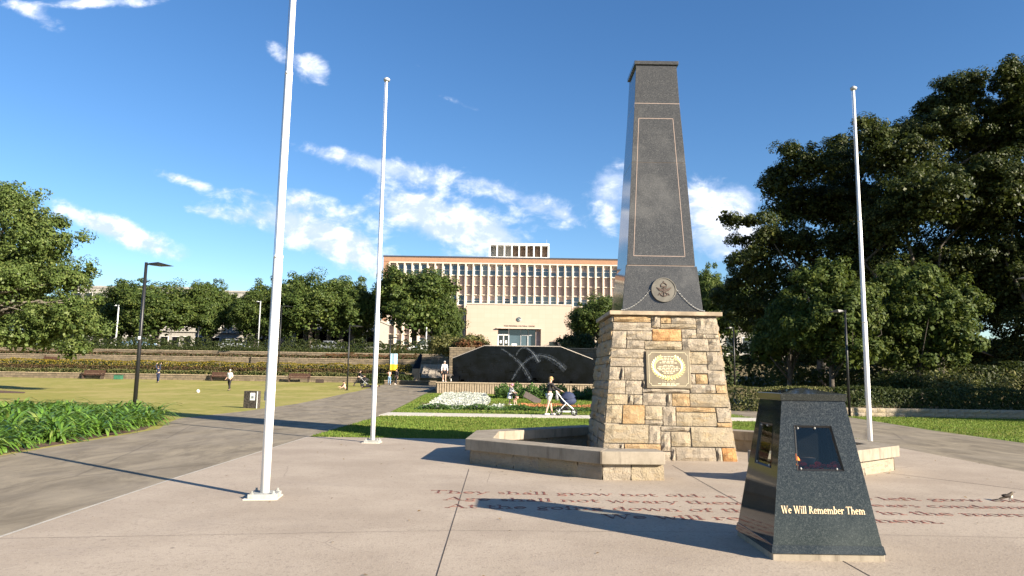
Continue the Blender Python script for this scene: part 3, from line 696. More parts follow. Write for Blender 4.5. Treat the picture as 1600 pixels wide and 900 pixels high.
# inlaid pale line on the shaft's front
def shaft_pt(x, z, out):
    k = (z - 4.045) / (8.70 - 4.045); w = 1.47 + (.92 - 1.47) * k
    # follow the block under the point
    for (za, wa), (zb, wb) in zip(lv, lv[1:]):
        if za <= z <= zb: w = wa + (wb - wa) * (z - za) / (zb - za)
    return Vector((x, -w / 2 - out, z))
def shaft_line(pts, wd, mat='inlay_pink'):
    for (xa, za), (xb, zb) in zip(pts, pts[1:]):
        N = 6; d = Vector((xb - xa, zb - za)).normalized(); nx, nz = -d.y * wd / 2, d.x * wd / 2; mb = MB()
        for q in range(N):
            a, b = q / N, (q + 1) / N; vs = []
            for t, sg in ((a, -1), (b, -1), (b, 1), (a, 1)):
                x = xa + (xb - xa) * t + nx * sg; z = za + (zb - za) * t + nz * sg; vs.append(shaft_pt(x, z, .004))
            mb.add(vs, [(0, 1, 2, 3)] if (vs[1] - vs[0]).cross(vs[3] - vs[0]).y < 0 else [(3, 2, 1, 0)])
        mb.build('inlay_line', mat, mon)
shaft_line([(-.42, 7.41), (.345, 7.41)], .013); shaft_line([(.345, 7.41), (.52, 4.25)], .013); shaft_line([(.52, 4.25), (-.585, 4.25)], .013); shaft_line([(-.585, 4.25), (-.42, 7.41)], .013)
# bronze disc with the three-service device
def die_pt(x, z, out):
    w = 1.72 + (1.53 - 1.72) * (z - Z0) / (4.03 - Z0); return Vector((x, -w / 2 - out, z))
dz0 = 3.50; dtilt = math.atan(.095 / 1.015)
Md = Matrix.Translation(die_pt(.03, dz0, 0)) @ Matrix.Rotation(rad(90) - dtilt, 4, 'X')
disc = MB(); circ = [(math.cos(2 * math.pi * k / 40) * .265, math.sin(2 * math.pi * k / 40) * .265) for k in range(40)]
disc.prism(circ, 0, .035)
disc_o = disc.build('bronze_disc', 'bronze_disc', mon); disc_o.matrix_local = Md
rim = MB(); 
for k in range(40):
    a, b = 2 * math.pi * k / 40, 2 * math.pi * (k + 1) / 40
    rim.prism([(math.cos(a) * .245, math.sin(a) * .245), (math.cos(a) * .265, math.sin(a) * .265), (math.cos(b) * .265, math.sin(b) * .265), (math.cos(b) * .245, math.sin(b) * .245)], .035, .047)
rim.build('rim', 'bronze_disc', disc_o)
em = MB()
def seg(pts, r): em.tube([(x, y, .04) for x, y in pts], r, 6)
seg([(-.055, .075), (-.06, .11), (-.03, .14), (0, .15), (.03, .14), (.06, .11), (.055, .075), (-.055, .075)], .011); seg([(0, .15), (0, .185)], .010); seg([(-.015, .17), (.015, .17)], .008); seg([(-.06, .068), (.06, .068)], .014)
seg([(-.12, -.115), (.115, .03)], .012); seg([(.12, -.115), (-.115, .03)], .012); seg([(-.10, -.065), (-.065, -.12)], .008); seg([(.10, -.065), (.065, -.12)], .008)
seg([(0, .05), (0, -.13)], .013); seg([(-.08, -.08), (-.05, -.125), (0, -.145), (.05, -.125), (.08, -.08)], .013); seg([(-.04, .03), (.04, .03)], .010)
for sg in (-1, 1):
    for q in range(4): seg([(0, -.005 - q * .012), (sg * (.07 + .01 * q), .015 - q * .01), (sg * (.155 - q * .02), .045 - q * .022)], .010)
em.build('service_emblem', 'bronze_relief', disc_o)
for sg in (-1, 1):
    ch = MB(); N = 26
    for q in range(N):
        t = q / (N - 1); x = .03 + sg * (.27 + t * (.60 - sg * .03)); z = dz0 + .02 - .46 * (1 - (1 - t) ** 1.75)
        p = die_pt(x, max(z, Z0 + .03), .016); ch.ell(p, (.021, .010, .013) if q % 2 else (.012, .010, .010), 6, 4)
    ch.build('chain', 'chain_steel', mon)
# bronze plaque with wreath
pv0 = 1 - (464 - 75) / 763; pv1 = 1 - (264 - 75) / 763
pc = (face_pt(0, .318, (pv0 + pv1) / 2, 0) + face_pt(0, .700, (pv0 + pv1) / 2, 0)) / 2
tl = math.atan((W0 - W1) / 2 / HB); PW, PH = .90, .78
Mp = Matrix.Translation(pc + Vector((0, -.036, 0))) @ Matrix.Rotation(rad(90) - tl, 4, 'X')
pq = soft(MB().box((0, 0, 0), (PW, PH, .05)).build('plaque', 'bronze_plate', mon), .006); pq.matrix_local = Mp
fr = MB(); cc = .055; hw, hh_ = PW / 2 - .05, PH / 2 - .05
ring = []
for sx, sy in ((1, 1), (-1, 1), (-1, -1), (1, -1)):
    p = [(sx * hw, sy * (hh_ - cc)), (sx * (hw - cc * .7), sy * (hh_ - cc * .7)), (sx * (hw - cc), sy * hh_)]
    ring += p if sx * sy > 0 else p[::-1]
for a, b in zip(ring, ring[1:] + ring[:1]): fr.tube([(a[0], a[1], .026), (b[0], b[1], .026)], .005, 4)
fr.build('border_line', 'plaque_letter', pq)
wr = MB()
for sg in (-1, 1):
    for q in range(15):
        t = q / 14; a = rad(-95 + t * 150) ; bx, by = math.cos(a) * .30 * sg, math.sin(a) * .225 + .045
        dxy = Vector((-math.sin(a) * .30 * sg, math.cos(a) * .225)).normalized(); nn = Vector((-dxy.y, dxy.x))
        for off in (-1, 0, 1):
            dd = (dxy + nn * off * .85).normalized(); n2_ = Vector((-dd.y, dd.x)); ln = .075 if off else .06
            p0 = Vector((bx, by)); wr.add([(*p0, .0265), (*(p0 + dd * ln * .5 + n2_ * .016), .032), (*(p0 + dd * ln), .0265), (*(p0 + dd * ln * .5 - n2_ * .016), .032)], [(0, 3, 2, 1)])
wr.tube([(-.05, -.21, .03), (0, -.18, .03), (.05, -.21, .03), (.03, -.235, .03), (0, -.185, .03), (-.03, -.235, .03), (-.05, -.21, .03)], .008, 5)
wr.build('laurel_wreath', 'plaque_gold', pq)
tx_ = MB(); rr = random.Random(3)
for yy, hw_ in [(.255, .145), (.222, .09), (.190, .17), (.158, .12), (.126, .175), (.075, .10), (.045, .20), (.014, .23), (-.018, .20), (-.050, .13), (-.082, .10), (-.300, .22), (-.325, .15)]:
    x = -hw_
    while x < hw_ - .02:
        wd = rr.uniform(.025, .085); tx_.span((x, yy - .0065, .025), (min(hw_, x + wd), yy + .0065, .0275)); x += wd + .018
tx_.build('small_print', 'plaque_letter', pq)
set_text([('Lest We Forget', -.275, .26)], pq, 'plaque_letter', Matrix.Translation((0, 0, .024)), .036, .003)
# ---------------------------------------------------------------- eternal flame stand
KX, KY = 2.885, 7.10
kf = thing('flame_cauldron', 'dark polished granite pyramid stand with glass windows and gold lettering', 'memorial', (KX, KY, 0))
soft(MB().span((-.50, -.50, -.02), (.51, .50, .068)).build('concrete_footing', 'bench_concrete', kf), .006)
# skirt
MB().frustum((0, 0), 1.03, 1.03, 1.0, 1.0, .070, .142).build('skirt', 'granite_dark', kf)
KW0, KW1, KZ0, KZ1 = .985, .60, .142, 1.425
def kpt(side, x, z, out):
    w = KW0 + (KW1 - KW0) * (z - KZ0) / (KZ1 - KZ0); n = Vector((0, -1, (KW0 - KW1) / 2 / (KZ1 - KZ0))).normalized()
    return Matrix.Rotation(side * math.pi / 2, 3, 'Z') @ (Vector((x, -w / 2, z)) + n * out)
def kw(z): return (KW0 + (KW1 - KW0) * (z - KZ0) / (KZ1 - KZ0)) / 2
WT, WB = 1.195, .785; wtl, wtr, wbl, wbr = -.205, .145, -.215, .225
TH = .035
for side in range(4):
    mb = MB()
    zs = [KZ0, WB, WT, KZ1]
    def corner(z, sg, t): return sg * (kw(z) - (t if sg else 0))
    O = [(-kw(KZ0), KZ0), (kw(KZ0), KZ0), (kw(KZ1), KZ1), (-kw(KZ1), KZ1)]; H = [(wbl, WB), (wbr, WB), (wtr, WT), (wtl, WT)]
    b = len(mb.v)
    for x, z in O: mb.v.append(tuple(kpt(side, x, z, 0)))
    for x, z in H: mb.v.append(tuple(kpt(side, x, z, 0)))
    for x, z in H: mb.v.append(tuple(kpt(side, x, z, -TH)))
    for x, z in O: mb.v.append(tuple(kpt(side, x * .93, z, -TH)))
    for i in range(4):
        j = (i + 1) % 4
        mb.f += [(i, j, 4 + j, 4 + i), (4 + i, 4 + j, 8 + j, 8 + i), (8 + i, 8 + j, 12 + j, 12 + i)]; mb.mi += [0, 0, 1]
    mb.build('side_panel', ['granite_dark', 'matte_black'], kf)
    fr = MB(); 
    for i in range(4):
        a, c = H[i], H[(i + 1) % 4]; ce = (.0, .99)
        ins = lambda p, k: (p[0] + (ce[0] - p[0]) * k, p[1] + (ce[1] - p[1]) * k)
        vs = [kpt(side, *a, .004), kpt(side, *c, .004), kpt(side, *ins(c, .09), -.012), kpt(side, *ins(a, .09), -.012)]
        fr.add(vs, [(0, 1, 2, 3)])
    f_o = fr.build('window_frame', 'black_metal', kf)
    MB().add([kpt(side, *p, -.014) for p in H], [(0, 1, 2, 3)]).build('pane', 'clear_pane', f_o)
    bl = MB()
    for x, z in ((-.17, 1.17), (-.01, 1.172), (-.175, .805), (.16, .805)): bl.ell(kpt(side, x, z, -.008), (.011, .011, .011), 8, 5)
    bl.build('bolt', 'chain_steel', f_o)
MB().box((0, 0, .755), (.70, .70, .02)).build('burner_tray', 'matte_black', kf)
MB().tube([(0, .02, .765), (0, .02, .86)], [.10, .13], 16).build('burner_bowl', 'brown_metal', kf, True)
inn = MB(); inn.box((.075, .10, 1.0), (.25, .02, .44)); inn.box((-.06, .06, 1.0), (.02, .10, .44)); inn.build('inner_baffle', 'matte_black', kf)
fl = MB()
for (x, y, h, r) in ((-.12, -.10, .07, .030), (-.09, -.08, .09, .028), (-.14, -.07, .05, .024)):
    fl.tube([(x, y, .80), (x + .005, y, .82 + h * .35), (x - .004, y, .82 + h * .7), (x, y, .82 + h)], [r * .6, r, r * .55, .003], 8)
fl.build('flame', 'flame_glow', kf, True)
pp = MB(); r2 = random.Random(5)
for _ in range(34): 
    x, y = r2.uniform(-.26, .26), r2.uniform(-.30, -.16); pp.ell((x, y, .785 + r2.uniform(0, .035) + (y + .30) * .2), (.028, .028, .018), 7, 4)
pp.build('poppies', 'poppy_red', kf)
soft(MB().span((-.315, -.315, 1.425), (.315, .315, 1.493)).build('cap', 'granite_dark', kf), .004)
MB().frustum((0, 0), .60, .60, .02, .02, 1.493, 1.545).build('cap_peak', 'granite_dark', kf)
ktl = math.atan((KW0 - KW1) / 2 / (KZ1 - KZ0))
Mk = Matrix.Translation(kpt(0, -.01, .43, .0005)) @ Matrix.Rotation(rad(90) - ktl, 4, 'X')
TK, TN = .150, .060
set_text([('We Will Remember Them', -.02, .765)], kf, 'letter_gold', Mk, .066, .003)

# ---------------------------------------------------------------- low curved seats
def seat_ring(mx, label):
    O = [(2.48, 11.47), (1.45, 11.40), (-.82, 13.32), (-.72, 15.45), (1.85, 17.80)]
    ctr = Vector((3.2, 15.0))
    def inset(P, w):
        out = []
        for i, p in enumerate(P):
            p = Vector(p); ns = []
            for a, b in ((i - 1, i), (i, i + 1)):
                if a < 0 or b >= len(P): continue
                d = (Vector(P[b]) - Vector(P[a])).normalized(); n = Vector((-d.y, d.x)); n = n if n.dot(ctr - p) > 0 else -n; ns.append(n)
            n = sum(ns, Vector((0, 0))); n = n / n.length; k = w / max(.5, n.dot(ns[0])); out.append(p + n * k)
        return out
    t = thing('memorial_seat', label, 'bench')
    fx = (lambda x: 2 * CX - x) if mx else (lambda x: x)
    A, B = inset(O, 0.0), inset(O, .50); C, D = inset(O, .095), inset(O, .41)
    for i in range(len(O) - 1):
        # seat slab pieces, about a metre long each
        n = 1
        for k in range(n):
            q = [A[i], A[i + 1], B[i + 1], B[i]]
            pts = [(fx(p.x), p.y) for p in q]; pts = pts[::-1] if mx else pts
            ar = sum(pts[j][0] * pts[(j + 1) % 4][1] - pts[(j + 1) % 4][0] * pts[j][1] for j in range(4))
            if ar < 0: pts = pts[::-1]
            cx_, cy_ = sum(p[0] for p in pts) / 4, sum(p[1] for p in pts) / 4
            pts = [(cx_ + (x - cx_) * .9985, cy_ + (y - cy_) * .9985) for x, y in pts]
            s_ = soft(MB().prism(pts, .262, .465).build('seat_slab', 'bench_concrete', t), .012)
        d = C[i + 1] - C[i]; m_ = max(1, round(d.length / .62)); ts = [0] + sorted(R_.uniform(.8, 1.2) * j / m_ for j in range(1, m_)) + [1]
        for a, b in zip(ts, ts[1:]):
            g1 = .007 / d.length
            q = [C[i] + (C[i + 1] - C[i]) * (a + g1), C[i] + (C[i + 1] - C[i]) * (b - g1), D[i] + (D[i + 1] - D[i]) * (b - g1), D[i] + (D[i + 1] - D[i]) * (a + g1)]
            pts = [(fx(p.x), p.y) for p in q]
            if sum(pts[j][0] * pts[(j + 1) % 4][1] - pts[(j + 1) % 4][0] * pts[j][1] for j in range(4)) < 0: pts = pts[::-1]
            o_ = R_.uniform(-.02, .025); cx_, cy_ = sum(p[0] for p in pts) / 4, sum(p[1] for p in pts) / 4
            mb = MB(); N = 5; base = []; top = []
            lay = []
            for z, k in ((-.03, 1.0), (.02, 1.0 + o_ * 3), (.13, 1.04 + o_ * 3), (.225, 1.0 + o_ * 2), (.258, .99)):
                lay.append([(cx_ + (x - cx_) * min(k, 1.06) + R_.uniform(-.008, .008), cy_ + (y - cy_) * min(k, 1.06) + R_.uniform(-.008, .008), z) for x, y in pts])
            for L_y in lay: mb.v += L_y
            for r_ in range(4):
                for j in range(4): mb.f.append((r_ * 4 + j, r_ * 4 + (j + 1) % 4, r_ * 4 + 4 + (j + 1) % 4, r_ * 4 + 4 + j)); mb.mi.append(0)
            mb.f.append((16, 17, 18, 19)); mb.mi.append(0)
            mb.build('stone', R_.choice(['sandstone_cream', 'sandstone_cream', 'sandstone_buff']), t)
    return t
seat_ring(False, 'low concrete seat on sandstone blocks wrapping the left side of the obelisk')
seat_ring(True, 'low concrete seat on sandstone blocks wrapping the right side of the obelisk')

# ---------------------------------------------------------------- flagpoles
def flagpole(loc, h, r0, label, base_rz=0.1):
    t = thing('flagpole', label, 'flagpole', loc, 0, 'white flagpoles around the memorial')
    zs = [.05, h * .16, h * .34, h * .341, h * .62, h * .621, h]
    rs = [r0, r0, r0 * .99, r0 * .86, r0 * .80, r0 * .70, r0 * .48]
    MB().tube([(0, 0, z) for z in zs], rs, 20).build('shaft', 'white_paint', t, True)
    for z, r in ((h * .34, r0 * 1.0), (h * .62, r0 * .82)): MB().tube([(0, 0, z - .02), (0, 0, z + .02)], [r + .004, r + .003], 20).build('collar', 'white_paint', t, True)
    tr = MB(); tr.tube([(0, 0, h), (0, 0, h + .05)], [.075, .085], 14); tr.ell((0, 0, h + .06), (.06, .06, .035), 10, 6); tr.build('truck', 'grey_metal', t, True)
    MB().tube([(-r0 - .012, .0, 1.3), (-r0 * .82 - .008, 0, h * .6), (-r0 * .5 - .02, 0, h + .02)], .004, 5).build('halyard', 'grey_metal', t)
    MB().box((-r0 - .01, 0, 1.3), (.02, .015, .12)).build('cleat', 'grey_metal', t)
    soft(MB().box((0, 0, .026), (.36, .34, .07), base_rz).build('base_plate', 'galvanised', t), .008)
    for sx in (-1, 1):
        for sy in (-1, 1):
            b = MB(); p = Matrix.Rotation(base_rz, 3, 'Z') @ Vector((sx * .135, sy * .135, 0)); b.tube([(p.x, p.y, .05), (p.x, p.y, .10)], .014, 6); b.tube([(p.x, p.y, .052), (p.x, p.y, .072)], .026, 6); b.build('anchor_bolt', 'galvanised', t)
    gt = MB(); gt.box((-.01, -.02, .004), (.42, .40, .012), base_rz); gt.build('grout_pad', 'slab_concrete', t)
    return t
flagpole((-3.17, 9.44, .01), 9.3, .059, 'tall white flagpole nearest the camera running out of the top of the picture', .12)
flagpole((-3.28, 17.22, .01), 9.05, .055, 'white flagpole standing at the plaza edge left of the obelisk', .0)
flagpole((on(1355, 17.3), 17.3, .01), 9.05, .057, 'white flagpole standing beyond the right-hand seat', .0)

# ---------------------------------------------------------------- lamp posts
def lamp(loc, h, face, label, arm=.62, mat='black_metal', r=.065, small=False):
    t = thing('lamp_post', label, 'lamp', loc, 0, 'park lamp posts')
    MB().tube([(0, 0, 0), (0, 0, h * .5), (0, 0, h + .06)], [r * 1.15, r, r * .8], 12).build('pole', mat, t, True)
    MB().tube([(0, 0, 0), (0, 0, .03)], [.16, .15], 12).build('base_plate', mat, t)
    sx = face
    hd = MB(); hd.tube([(0, 0, h - .02), (sx * .2, 0, h - .01)], .035, 8)
    hd.build('bracket', mat, t)
    hb = MB(); x0, x1, x2 = .14 * sx, (.14 + arm * .45) * sx, (.14 + arm) * sx
    prof = [(x0, h + .02), (x1, h + .055), (x2, h - .075), (x1 - .05 * sx, h - .085), (x0, h - .05)]
    wy = [.10, .19, .10, .19, .10]
    vs = [(p[0], -w, p[1]) for p, w in zip(prof, wy)] + [(p[0], w, p[1]) for p, w in zip(prof, wy)]
    fs = [(0, 1, 2, 3, 4), (9, 8, 7, 6, 5)] + [(i, 5 + i, 5 + (i + 1) % 5, (i + 1) % 5) for i in range(5)]
    if sx < 0: fs = [f[::-1] for f in fs]
    ho = hb.add(vs, fs).build('lamp_head', mat, t)
    MB().add([(x1 - .12 * sx, -.13, h - .088), (x2 - .14 * sx, -.09, h - .090), (x2 - .14 * sx, .09, h - .090), (x1 - .12 * sx, .13, h - .088)], [(0, 1, 2, 3), (3, 2, 1, 0)]).build('lens', 'lamp_lens', ho)
    return t
def lamp_px(px, Y, top_row, base_z, label, **k):
    x = on(px, Y); zt = at(px, top_row, Y).z; return lamp((x, Y, base_z), zt - base_z, k.pop('face', 1), label, **k)
l1 = lamp_px(214, 29.5, 412, 0, 'black lamp post rising from the strap-leaved bed at left', arm=1.0, r=.075)
MB().box((0, -.07, 3.0), (.10, .02, .12)).build('number_plate', 'notice_white', l1)
lamp_px(543, 62, 509, lawnz(-14, 62), 'black lamp post on the lawn edge between the two left flagpoles', arm=1.1)
lamp_px(1325, 34.3, 486, 0, 'black lamp post in front of the clipped trees at right', face=-1, arm=.66, r=.055)
lamp_px(608, 79, 527, .7, 'thin black lamp post beside the banner at the steps', arm=.9)
lamp_px(434, 85, 478, 1.6, 'black lamp post with its head just right of the nearest flagpole', arm=1.3)
lamp_px(1148, 60, 512, .6, 'dark lamp post in the shade right of the obelisk plinth', arm=.6, face=-1)
lamp_px(1640, 30, 434, 0, 'lamp head reaching in at the right edge of the picture', face=-1, arm=1.0)
lamp_px(400, 100, 471, 5, 'grey street light in front of the cream building', mat='grey_metal', arm=.5, face=-1, r=.09)
lamp_px(664, 101, 463, 5, 'pale street light before the round tree by the civic building', mat='notice_white', arm=.6, face=1, r=.09)
lamp_px(176, 100, 477, 5, 'pale street light at the edge of the big left tree', mat='notice_white', arm=.5, face=-1, r=.09)
lamp_px(305, 100, 512, 5, 'dark post under the street trees left of the cream building', arm=.3, r=.11)

# ---------------------------------------------------------------- strap-leaved bed
BED = [(-9.62, 11.0), (-9.66, 13.5), (-10.15, 20.0), (-11.0, 22.4), (-12.0, 25.0), (-14.0, 27.0), (-17, 27), (-19, 24), (-14, 10)]
sheet_obj('planting_bed', BED, .006, 'mulch')
def strap_plant(seed, n=62):
    r = np.random.default_rng(seed); V = []; F = []; 
    for i in range(n):
        a = r.uniform(0, 2 * np.pi); ln = r.uniform(.42, .80); lift = r.uniform(.42, 1.35); w = r.uniform(.020, .032); d = np.array([np.cos(a), np.sin(a)]); nn = np.array([-d[1], d[0]])
        p = np.array([*(r.normal(0, .05, 2)), 0.0]); K = 6; ang = lift + .25; b = len(V)
        for k in range(K):
            t = k / (K - 1); ww = w * (1.0 - .15 * t if t < .7 else (1 - t) / .3 * .85 + .05)
            V.append(p + np.array([*(nn * ww), 0])); V.append(p + np.array([0, 0, -.006])); V.append(p - np.array([*(nn * ww), 0]))
            st = ln / (K - 1); ang -= r.uniform(.12, .42) * (1 + t); p = p + np.array([d[0] * np.cos(ang), d[1] * np.cos(ang), np.sin(ang)]) * st
        for k in range(K - 1):
            q = b + 3 * k; F += [(q, q + 1, q + 4, q + 3), (q + 1, q + 2, q + 5, q + 4)]
    V = np.array(V); V[:, 2] = np.maximum(V[:, 2], -.01)
    me = mesh_np('strap_plant', V, F, 'leaf_strap'); return me
SP = [strap_plant(i) for i in range(5)]
def in_poly(x, y, P):
    c = False
    for (x0, y0), (x1, y1) in zip(P, P[1:] + P[:1]):
        if (y0 > y) != (y1 > y) and x < (x1 - x0) * (y - y0) / (y1 - y0) + x0: c = not c
    return c
r3 = random.Random(21); pts = []
tries = 0
while tries < 9000:
    tries += 1
    x, y = r3.uniform(-19, -9.6), r3.uniform(11, 27.5)
    if not in_poly(x + .30, y, BED) or not in_poly(x, y, BED) or x / y < -.80: continue
    if not in_poly(x - .05, y + .2, BED): continue
    if all((x - a) ** 2 + (y - b) ** 2 > .50 ** 2 for a, b in pts): pts.append((x, y))
pts = sorted(pts, key=lambda p: p[0] * -1 + p[1] * .02)[:290]
for i, (x, y) in enumerate(pts):
    o = put('strap_leaf_plant', SP[i % 5], None, (x, y, .0), r3.uniform(0, 6.28)); s = r3.uniform(.85, 1.5); o.scale = (s, s, s * r3.uniform(.9, 1.1))
    tag(o, 'bright green strap-leaved clump in the bed along the left path', 'plant', 'strap-leaved clumps in the left bed')

# leaf litter on the paving
def litter():
    n = 260; x = rng.uniform(-5, 9.6, n); y = rng.uniform(5.5, 18.5, n); k = rng.random(n) < np.where(y > 14, 1.0, .6); x, y = x[k], y[k]; n = len(x)
    P_ = np.stack([x, y, np.full(n, .017)], 1); V, F = leaf_quads(rng, P_, np.tile([[0, 0, 1.0]], (n, 1)), .022, .5, .25); V[:, 2] = np.maximum(V[:, 2], .0095)
    o = bpy.data.objects.new('leaf_litter', mesh_np('leaf_litter', V, F, 'leaf_dead')); COL.objects.link(o); tag(o, 'small dry leaves scattered over the paving', 'leaves', kind='stuff')
leafmat('leaf_dead', [(.10, .06, .03), (.16, .10, .045), (.22, .16, .07), (.08, .05, .03)], .8, .1)
litter()
# ---------------------------------------------------------------- trees
def limbs(mb, rng, base, top, r0, targets, bend=.15):
    base = Vector(base); top = Vector(top)
    pts = [base + (top - base) * t + Vector((rng.normal(0, .02), rng.normal(0, .02), 0)) * (top - base).length * (t > 0) for t in (0, .25, .5, .75, 1)]
    mb.tube(pts, [r0 * 1.35, r0, r0 * .9, r0 * .8, r0 * .6], 9)
    for tg in targets:
        tg = Vector(tg); k = rng.uniform(.5, 1.0); s = base + (top - base) * k; mid = (s + tg) / 2 + Vector((rng.normal(0, 1), rng.normal(0, 1), rng.uniform(-.3, 1.2))) * (tg - s).length * bend
        q1 = s + (mid - s) * .5; q2 = mid + (tg - mid) * .5
        r = r0 * rng.uniform(.22, .42); mb.tube([s, q1, mid, q2, tg], [r, r * .8, r * .6, r * .4, r * .15], 6)
def crown(rng, lobes, nclump, nleaf, size, clump_r, flat=.75, shell=.62, fill=.18, aspect=.55, droop=0.0):
    """lobes: (cx,cy,cz,rx,ry,rz). Leaf clumps sit on the lobes' outer shells; a few leaves fill the inside."""
    L = np.array(lobes, float); area = (L[:, 3] * L[:, 5]) ** 1.0; pr = area / area.sum()
    li = rng.choice(len(L), nclump, p=pr); d = unit(rng.normal(0, 1, (nclump, 3))); d[:, 2] = np.where(d[:, 2] < -.35, -d[:, 2] * .6, d[:, 2])
    rr = rng.uniform(shell, 1.0, nclump)[:, None]; cc = L[li, :3] + d * L[li, 3:] * rr
    per = max(1, nleaf // nclump); n = nclump * per; ci = np.repeat(np.arange(nclump), per)
    cr = clump_r * rng.uniform(.55, 1.35, nclump)
    e = unit(rng.normal(0, 1, (n, 3))); q = rng.uniform(.35, 1, n)[:, None] ** .6
    off = e * q * cr[ci][:, None]; off[:, 2] *= flat; off[:, 2] -= droop * np.hypot(off[:, 0], off[:, 1])
    P_ = cc[ci] + off; N_ = unit(e * .9 + d[ci] * .5 + np.array([0, 0, .45]))
    nf = int(n * fill); fi = rng.choice(len(L), nf, p=pr); fd = unit(rng.normal(0, 1, (nf, 3))) * rng.uniform(0, .8, nf)[:, None]
    Pf = L[fi, :3] + fd * L[fi, 3:]
    A = leaf_quads(rng, P_, N_, size, aspect); B = leaf_quads(rng, Pf, rng.normal(0, 1, (nf, 3)), size * 1.5, .8)
    return cat_np([A, B]), cc
def tree_mesh(seed, lobes, trunk_h, r0, nclump, nleaf, size, clump_r, leaf, bark, nlimb=14, lean=(0, 0), **k):
    rng = np.random.default_rng(seed); (V, F), cc = crown(rng, lobes, nclump, nleaf, size, clump_r, **k)
    cm = mesh_np('crown', V, F, leaf)
    mb = MB(); sel = cc[rng.choice(len(cc), min(nlimb, len(cc)), replace=False)]
    limbs(mb, rng, (0, 0, -.3), (lean[0], lean[1], trunk_h), r0, [tuple(s) for s in sel])
    return cm, mb.mesh('trunk', bark, True)
def plant_tree(name, label, meshes, loc, rz=0, s=1.0, sz=None, group=None, cat='tree'):
    t = thing(name, label, cat, loc, rz, group); a = put('crown', meshes[0], t); b = put('trunk', meshes[1], t)
    a.scale = b.scale = (s, s, sz or s); return t
def dome_lobes(rng, r, h0, h1, n=9):
    """a broad street-tree dome between heights h0 and h1, radius r"""
    L = [(0, 0, (h0 + h1) / 2, r * .8, r * .8, (h1 - h0) * .47)]
    for i in range(n):
        a = 2 * np.pi * i / n + rng.uniform(-.3, .3); k = rng.uniform(.42, .68); z = h0 + (h1 - h0) * rng.uniform(.25, .72)
        L.append((np.cos(a) * r * k, np.sin(a) * r * k, z, r * rng.uniform(.34, .5), r * rng.uniform(.34, .5), (h1 - h0) * rng.uniform(.2, .3)))
    return L
rg = np.random.default_rng(5)
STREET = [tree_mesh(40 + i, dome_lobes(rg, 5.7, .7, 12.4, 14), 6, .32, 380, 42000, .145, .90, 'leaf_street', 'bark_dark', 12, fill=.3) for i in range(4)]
ST = [  # column, top row, half width in columns, depth, label
    (196, 455, 34, 108, 'dark street tree just right of the big left tree'), (240, 428, 58, 106, 'broad street tree behind the black lamp post'), (326, 427, 36, 108, 'narrower street tree left of the gap with the cream building'),
    (395, 452, 34, 105, 'low street tree at the right of the cream building'), (424, 428, 42, 107, 'street tree partly behind the nearest flagpole'), (482, 414, 56, 106, 'tallest street tree right of the nearest flagpole'), (548, 424, 42, 107, 'street tree left of the middle flagpole'),
    (646, 410, 58, 104, 'round street tree covering the left end of the civic building'), (692, 450, 24, 103, 'slim street tree right beside the round tree'), (936, 450, 40, 104, 'dark tree behind the left edge of the obelisk plinth'),
    (1106, 402, 36, 106, 'street tree seen right of the obelisk'), (1150, 425, 40, 104, 'shaded street tree between obelisk and fig trees'), (20, 440, 70, 108, 'street tree hidden behind the big left tree'), (115, 450, 50, 110, 'street tree showing through the big left tree')]
for i, (px, row, hw, Y, lab) in enumerate(ST):
    zb = 5.0; top = at(px, row, Y).z - zb; s = hw * 1.2 / FPX * Y / 5.3
    plant_tree('street_tree', lab, STREET[i % 4], (on(px, Y), Y, zb), i * 1.3, s, top / 12.6, 'street trees along the top of the park')
# big left tree: open crown of leaf rosettes
def left_tree():
    rng = np.random.default_rng(77); Y = 50.0; bx = on(-70, Y)
    spec = [(-60, 420, 150, 100), (40, 350, 52, 40), (20, 320, 36, 26), (75, 385, 50, 38), (30, 440, 70, 55), (110, 440, 38, 36), (70, 500, 62, 40), (130, 505, 40, 40), (120, 545, 30, 16), (30, 530, 70, 26), (95, 350, 16, 12), (128, 372, 14, 9), (145, 420, 10, 16), (38, 287, 5, 4), (58, 303, 8, 6), (-20, 310, 60, 40), (150, 470, 16, 12), (112, 558, 18, 7), (160, 520, 14, 14), (-90, 520, 120, 50)]
    L = []
    for px, row, a, b in spec:
        p = at(px, row, Y); k = Y / FPX; L.append((p.x - bx, rng.uniform(-1, 1) * min(3, a * k * .5), p.z - .1, a * k, min(a * k, 5) * 1.0, b * k))
    ms = tree_mesh(78, L, 7, .5, 800, 98000, .088, .62, 'leaf_left', 'bark_grey', 40, fill=.22, flat=.8, shell=.45)
    plant_tree('big_tree', 'large light green broadleaf tree filling the left edge', ms, (bx, Y, lawnz(bx, Y)), 0, 1.0)
left_tree()
sheet_obj('tree_mulch', [(on(-130, 47), 46.2), (on(34, 46), 46.4), (on(36, 48), 48.4), (on(0, 50), 50.4), (on(-130, 50), 51)], .012, 'mulch')
